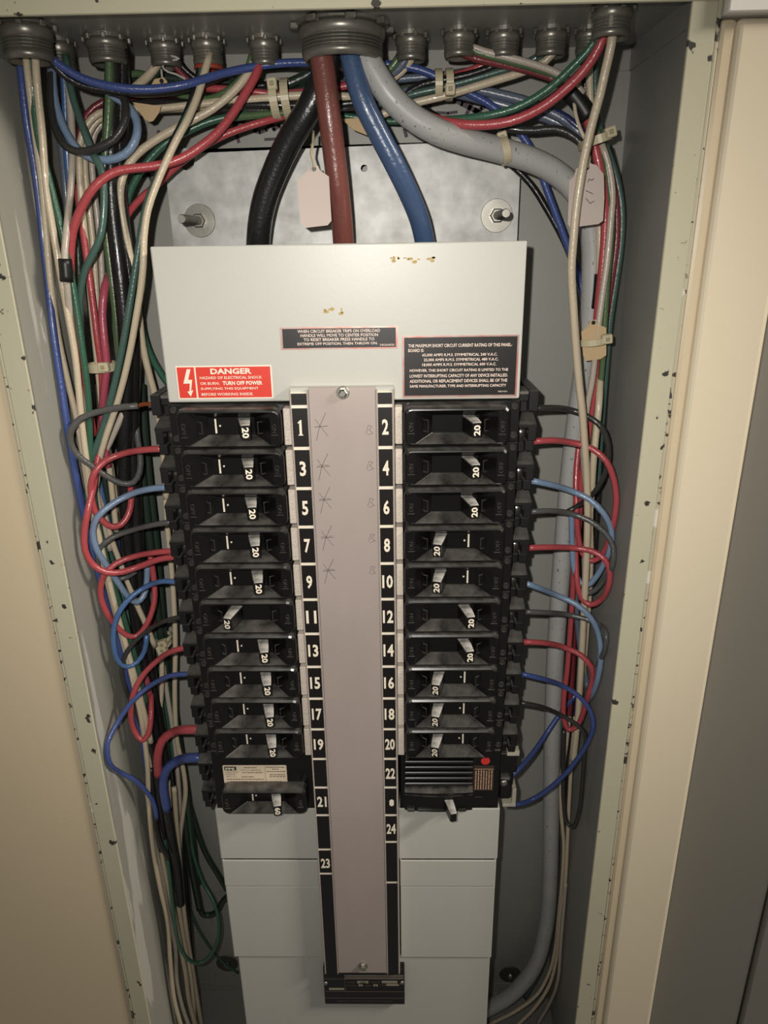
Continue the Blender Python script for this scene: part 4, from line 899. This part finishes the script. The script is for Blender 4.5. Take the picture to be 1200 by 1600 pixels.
('green_wire', 'thin green wire looping over the cream wires at bottom left', 'green', .0022, '252,1230,66 256,1290,72 262,1345,80 268,1400 274,1450,82 282,1482 298,1502,80 315,1504 332,1488,72 342,1460 341,1432,60 332,1405 318,1380,40 305,1345 296,1300,32 290,1240,30'),
('green_wire', 'thin green wire slanting under the green loop at bottom left', 'green', .0018, '284,1370,26 300,1430,20 315,1460 332,1485,14 350,1505 372,1520,12'),
('dark_green_wire', 'thick dark green wire beside the black pair behind the terminals', 'dkgreen', .0042, '208,620,40 215,690 224,760,38 232,830 240,900,38 248,970 258,1040,36 270,1120 280,1200,36 288,1280 300,1360,34 312,1420'),
('dark_green_wire', 'second thick dark green wire nearest the terminals', 'dkgreen', .0042, '220,600,30 226,680 234,760,28 243,840 250,920,28 257,1000 268,1080,28 280,1160 292,1240,28 300,1310 308,1380,26'),
('green_wire', 'green wire in the dark bundle behind the black pair', 'green', .0032, '214,700,30 222,780 230,860,32 238,930 244,1000,34 252,1060 262,1130,32 274,1200'),
('teal_wire', 'teal wire in the dark bundle behind the black pair', 'teal', .0030, '206,660,32 214,740 224,830,34 234,920 243,1010,34 250,1080 256,1150,36 262,1220'),
('dark_green_wire', 'dark green wire hanging nearest the back at lower left', 'dkgreen', .0036, '262,1100,22 276,1170 288,1240,22 296,1310 304,1380,20 320,1430 338,1425,18 350,1405 375,1390,16'),
('dark_green_wire', 'dark green wire curling at the lower left behind the filler plate', 'dkgreen', .0034, '280,1200,18 300,1270 320,1330,16 340,1365 355,1390'),
('green_wire', 'green wire slipping behind the cover at left', 'green', .0032, '218,470,44 221,510,38 232,548 247,577,30 264,602 285,628,24'),
('dark_red_wire', 'dark red wire seen between dark green wires at mid left', 'dkred', .0030, '208,740,34 220,810 232,870,36 240,920 243,960,36 236,1000'),
('navy_wire', 'navy wire inside the left bundle beside breakers 7 to 11', 'navy', .0034, '182,830,50 196,880 210,930,48 222,980 232,1040,48 242,1110 250,1180,46'),
('slate_wire', 'slate wire inside the left bundle beside breakers 5 to 9', 'slate', .0030, '200,700,40 208,780 214,850,42 222,910 228,960,42'),
('green_wire', 'green wire inside the left bundle beside breaker 11', 'green', .0030, '140,780,66 156,840 176,910,66 194,970 210,1030,64 224,1090 238,1160,60'),
('teal_wire', 'teal wire deep in the left bundle beside breaker 9', 'teal', .0032, '150,790,58 170,860 190,930,58 208,990 224,1060,56 240,1130 252,1200,52'),
]
for t in WIRES:
    nm, lab, m, r, path = t[:5]
    wire(nm, lab, m, r, path, None, t[5] if len(t) > 5 else None, 'cable' if 'cable' in nm else 'wire', 14 if r > .005 else 8)

# ------------------------------------------------------------------ splice tapes, string, tags, ties
def strip_obj(name, label, m, r, path, cat):
    P = [at(u, v, d, r) for u, v, d in parse(path)]; b = bmesh.new(); tube(b, catmull(P, 0.003), r, 12)
    return tag(finish(b, name, m), label, cat)
strip_obj('tape_splice', 'black tape splice on a wire of the upper left bundle', W_['tape'], .0050, '101,404,102 103,422 104,440', 'tape')
strip_obj('tape_splice', 'black tape wrapped round the trio of wires at upper right', W_['tape'], .0072, '890,142,62 902,156 912,170 920,184', 'tape')
for k, (lab, pa) in enumerate((('thin white string looping below the fourth bushing', '252,88,60 266,87 280,92,60 262,96 254,104,58 262,112 275,116,58 290,124'), ('thin white string end dangling above the navy wire', '252,108,58 253,118 255,128,60'))):
    strip_obj('string', lab, mat('white_string', rgb(176, 170, 168), .8), .0008, pa, 'string')
strip_obj('tag_wire', 'thin pale wire bowing beside the upper right cable tie', W_['cream'], .0014, '897,160,66 900,180 908,205,70 916,220', 'wire')

def hang_tag(label, poly, d, m, hole=None, string=None, tilt=0.0, pencil=None):
    """paper tag cut to the outline poly (photo positions) at depth d"""
    P = [at(u, v, d) for u, v in poly]
    base = min(P, key=lambda p: p.z)
    root = empty('paper_tag', (sum(p.x for p in P)/len(P), -d/1000, base.z), label, 'tag')
    b = bmesh.new(); pts = [(p.x, p.z) for p in P]
    prism(b, pts, -d/1000, -d/1000-0.0006); part(root, 'card', b, m)
    if hole:
        p = at(hole[0], hole[1], d); b = bmesh.new(); disc(b, p.x, -d/1000-0.0006, p.z, 0.0017, 0.0003, 12); part(root, 'eyelet', b, M_STRIP)
    if string:
        Q = [at(u, v, dd) for u, v, dd in parse(string)]; b = bmesh.new(); tube(b, catmull(Q, 0.004), 0.0011, 6); part(root, 'string', b, M_STRING, None, True)
    if pencil:
        b = bmesh.new()
        for st in pencil: ribbon(b, [(at(u, v, d).x, at(u, v, d).z) for u, v in st], 0.0006, -d/1000-0.0006, 0.0001)
        part(root, 'pencil_note', b, M_PENCIL)
hang_tag('blank manila tag hanging between the black and red feeder cables', [(464, 282), (480, 267), (482, 260), (497, 259), (500, 266), (514, 276), (518, 345), (512, 352), (478, 356), (470, 350)], 98, M_TAG, (491, 264), '491,262,99.5 489,250 486,240,97 489,225 490,205,86')
hang_tag('manila tag with pencil scribble tied in the right bundle', [(889, 283), (896, 276), (900, 264), (908, 259), (914, 258), (919, 250), (924, 256), (932, 258), (938, 266), (943, 272), (944, 310), (942, 345), (935, 350), (890, 356), (887, 350)], 92, M_TAG, (917, 262), '917,262,93.5 921,250 920,240,90 923,228,84', pencil=[[(918, 285), (920, 280), (924, 282), (928, 279)], [(915, 298), (926, 303)], [(915, 310), (922, 318), (928, 314)]])
hang_tag('buff tag strapped under the cable tie at the right bundle', [(908, 518), (920, 508), (922, 501), (931, 499), (933, 506), (947, 512), (947, 555), (938, 561), (915, 564), (911, 556)], 72, M_TAG2, (927, 504))
hang_tag('buff tag corner poking below the wires at upper left', [(208, 160), (252, 166), (249, 176), (240, 189), (234, 191), (226, 186)], 62, M_TAG2)
hang_tag('buff tag corner poking out behind the blue feeder', [(534, 186), (572, 184), (590, 206), (584, 214), (572, 211), (552, 203)], 36, M_TAG2)
hang_tag('small buff tag with reinforced hole near the fourth bushing', [(236, 134), (242, 124), (256, 121), (262, 128), (258, 136)], 66, M_TAG2, (253, 127))

def tie(label, u, v, d, du, dv, half_d, width, bands=1, head=(0, 0), gap=1.5):
    """nylon tie: flat loop round a bundle; (du,dv) is half its visible length in photo units"""
    c = at(u, v, d); e = at(u+du, v+dv, d)-c; L = e.length; ex = e.normalized()
    ey = Vector((0, 1, 0)); ez = ex.cross(ey).normalized()
    root = empty('cable_tie', tuple(c), label, 'cable tie')
    for k in range(bands):
        o = ez*((k-(bands-1)/2)*(width*gap)); b = bmesh.new(); rings = []
        for i in range(28):
            a = 2*math.pi*i/28
            rad = lambda g: c+o+ex*math.cos(a)*(L+g)+ey*math.sin(a)*(half_d+g)
            rings.append([rad(0)-ez*width/2, rad(0.0011)-ez*width/2, rad(0.0011)+ez*width/2, rad(0)+ez*width/2])
        rings.append(rings[0]); loft(b, rings, False, False); bmesh.ops.remove_doubles(b, verts=b.verts[:], dist=1e-6)
        part(root, 'band', b, M_TIE)
    t = bmesh.new(); box(t, -0.0042, 0.0042, -0.0035, 0.0035, -0.0038, 0.0038, 0.0008)
    hc = c+ex*(L*head[0])+ez*(width*head[1])-ey*(half_d*math.sqrt(max(0, 1-head[0]**2))+0.0022)
    M = Matrix.Translation(hc) @ Matrix((ex, ey, ez)).transposed().to_4x4()
    b = bmesh.new(); merge(b, t, M); hd = part(root, 'head', b, M_TIE)
    t = bmesh.new(); box(t, -0.0016, 0.0016, -0.0041, -0.0036, -0.0016, 0.0016, 0.0004); b = bmesh.new(); merge(b, t, M); part(root, 'slot', b, mat('tie_shadow', rgb(150, 140, 112), .5), hd)
tie('double nylon tie round the top bundle left of the feeders', 440, 156, 44, 4, 30, .016, .0062, 2, (-.65, -.6), 1.45)
tie('double nylon tie round the top bundle right of the feeders', 693, 133, 46, 0, 23, .014, .0056, 2, (.55, .75), 1.5)
tie('yellowed nylon tie round the thick grey cable at the plate corner', 788, 236, 64, 4, 20, .0125, .0060, 1, (-1.0, 0))
tie('nylon tie gathering the right bundle above the manila tag', 929, 221, 64, 22, -8, .020, .0060, 1, (.75, .3))
tie('nylon tie round the buff tag in the right bundle', 925, 532, 68, 23, -3, .014, .0052, 1, (.75, .3))
tie('nylon tie round red and cream wires in the left bundle', 160, 573, 78, 20, -1, .011, .0070, 1, (.55, .2))
tie('white nylon tie round the dark green bundle beside breaker 11', 257, 997, 38, 9, -3, .010, .0036, 1, (.3, 0))
tie('lower white nylon tie round the dark green bundle beside breaker 13', 257, 1006, 38, 9, -3, .010, .0036, 1, (.3, 0))
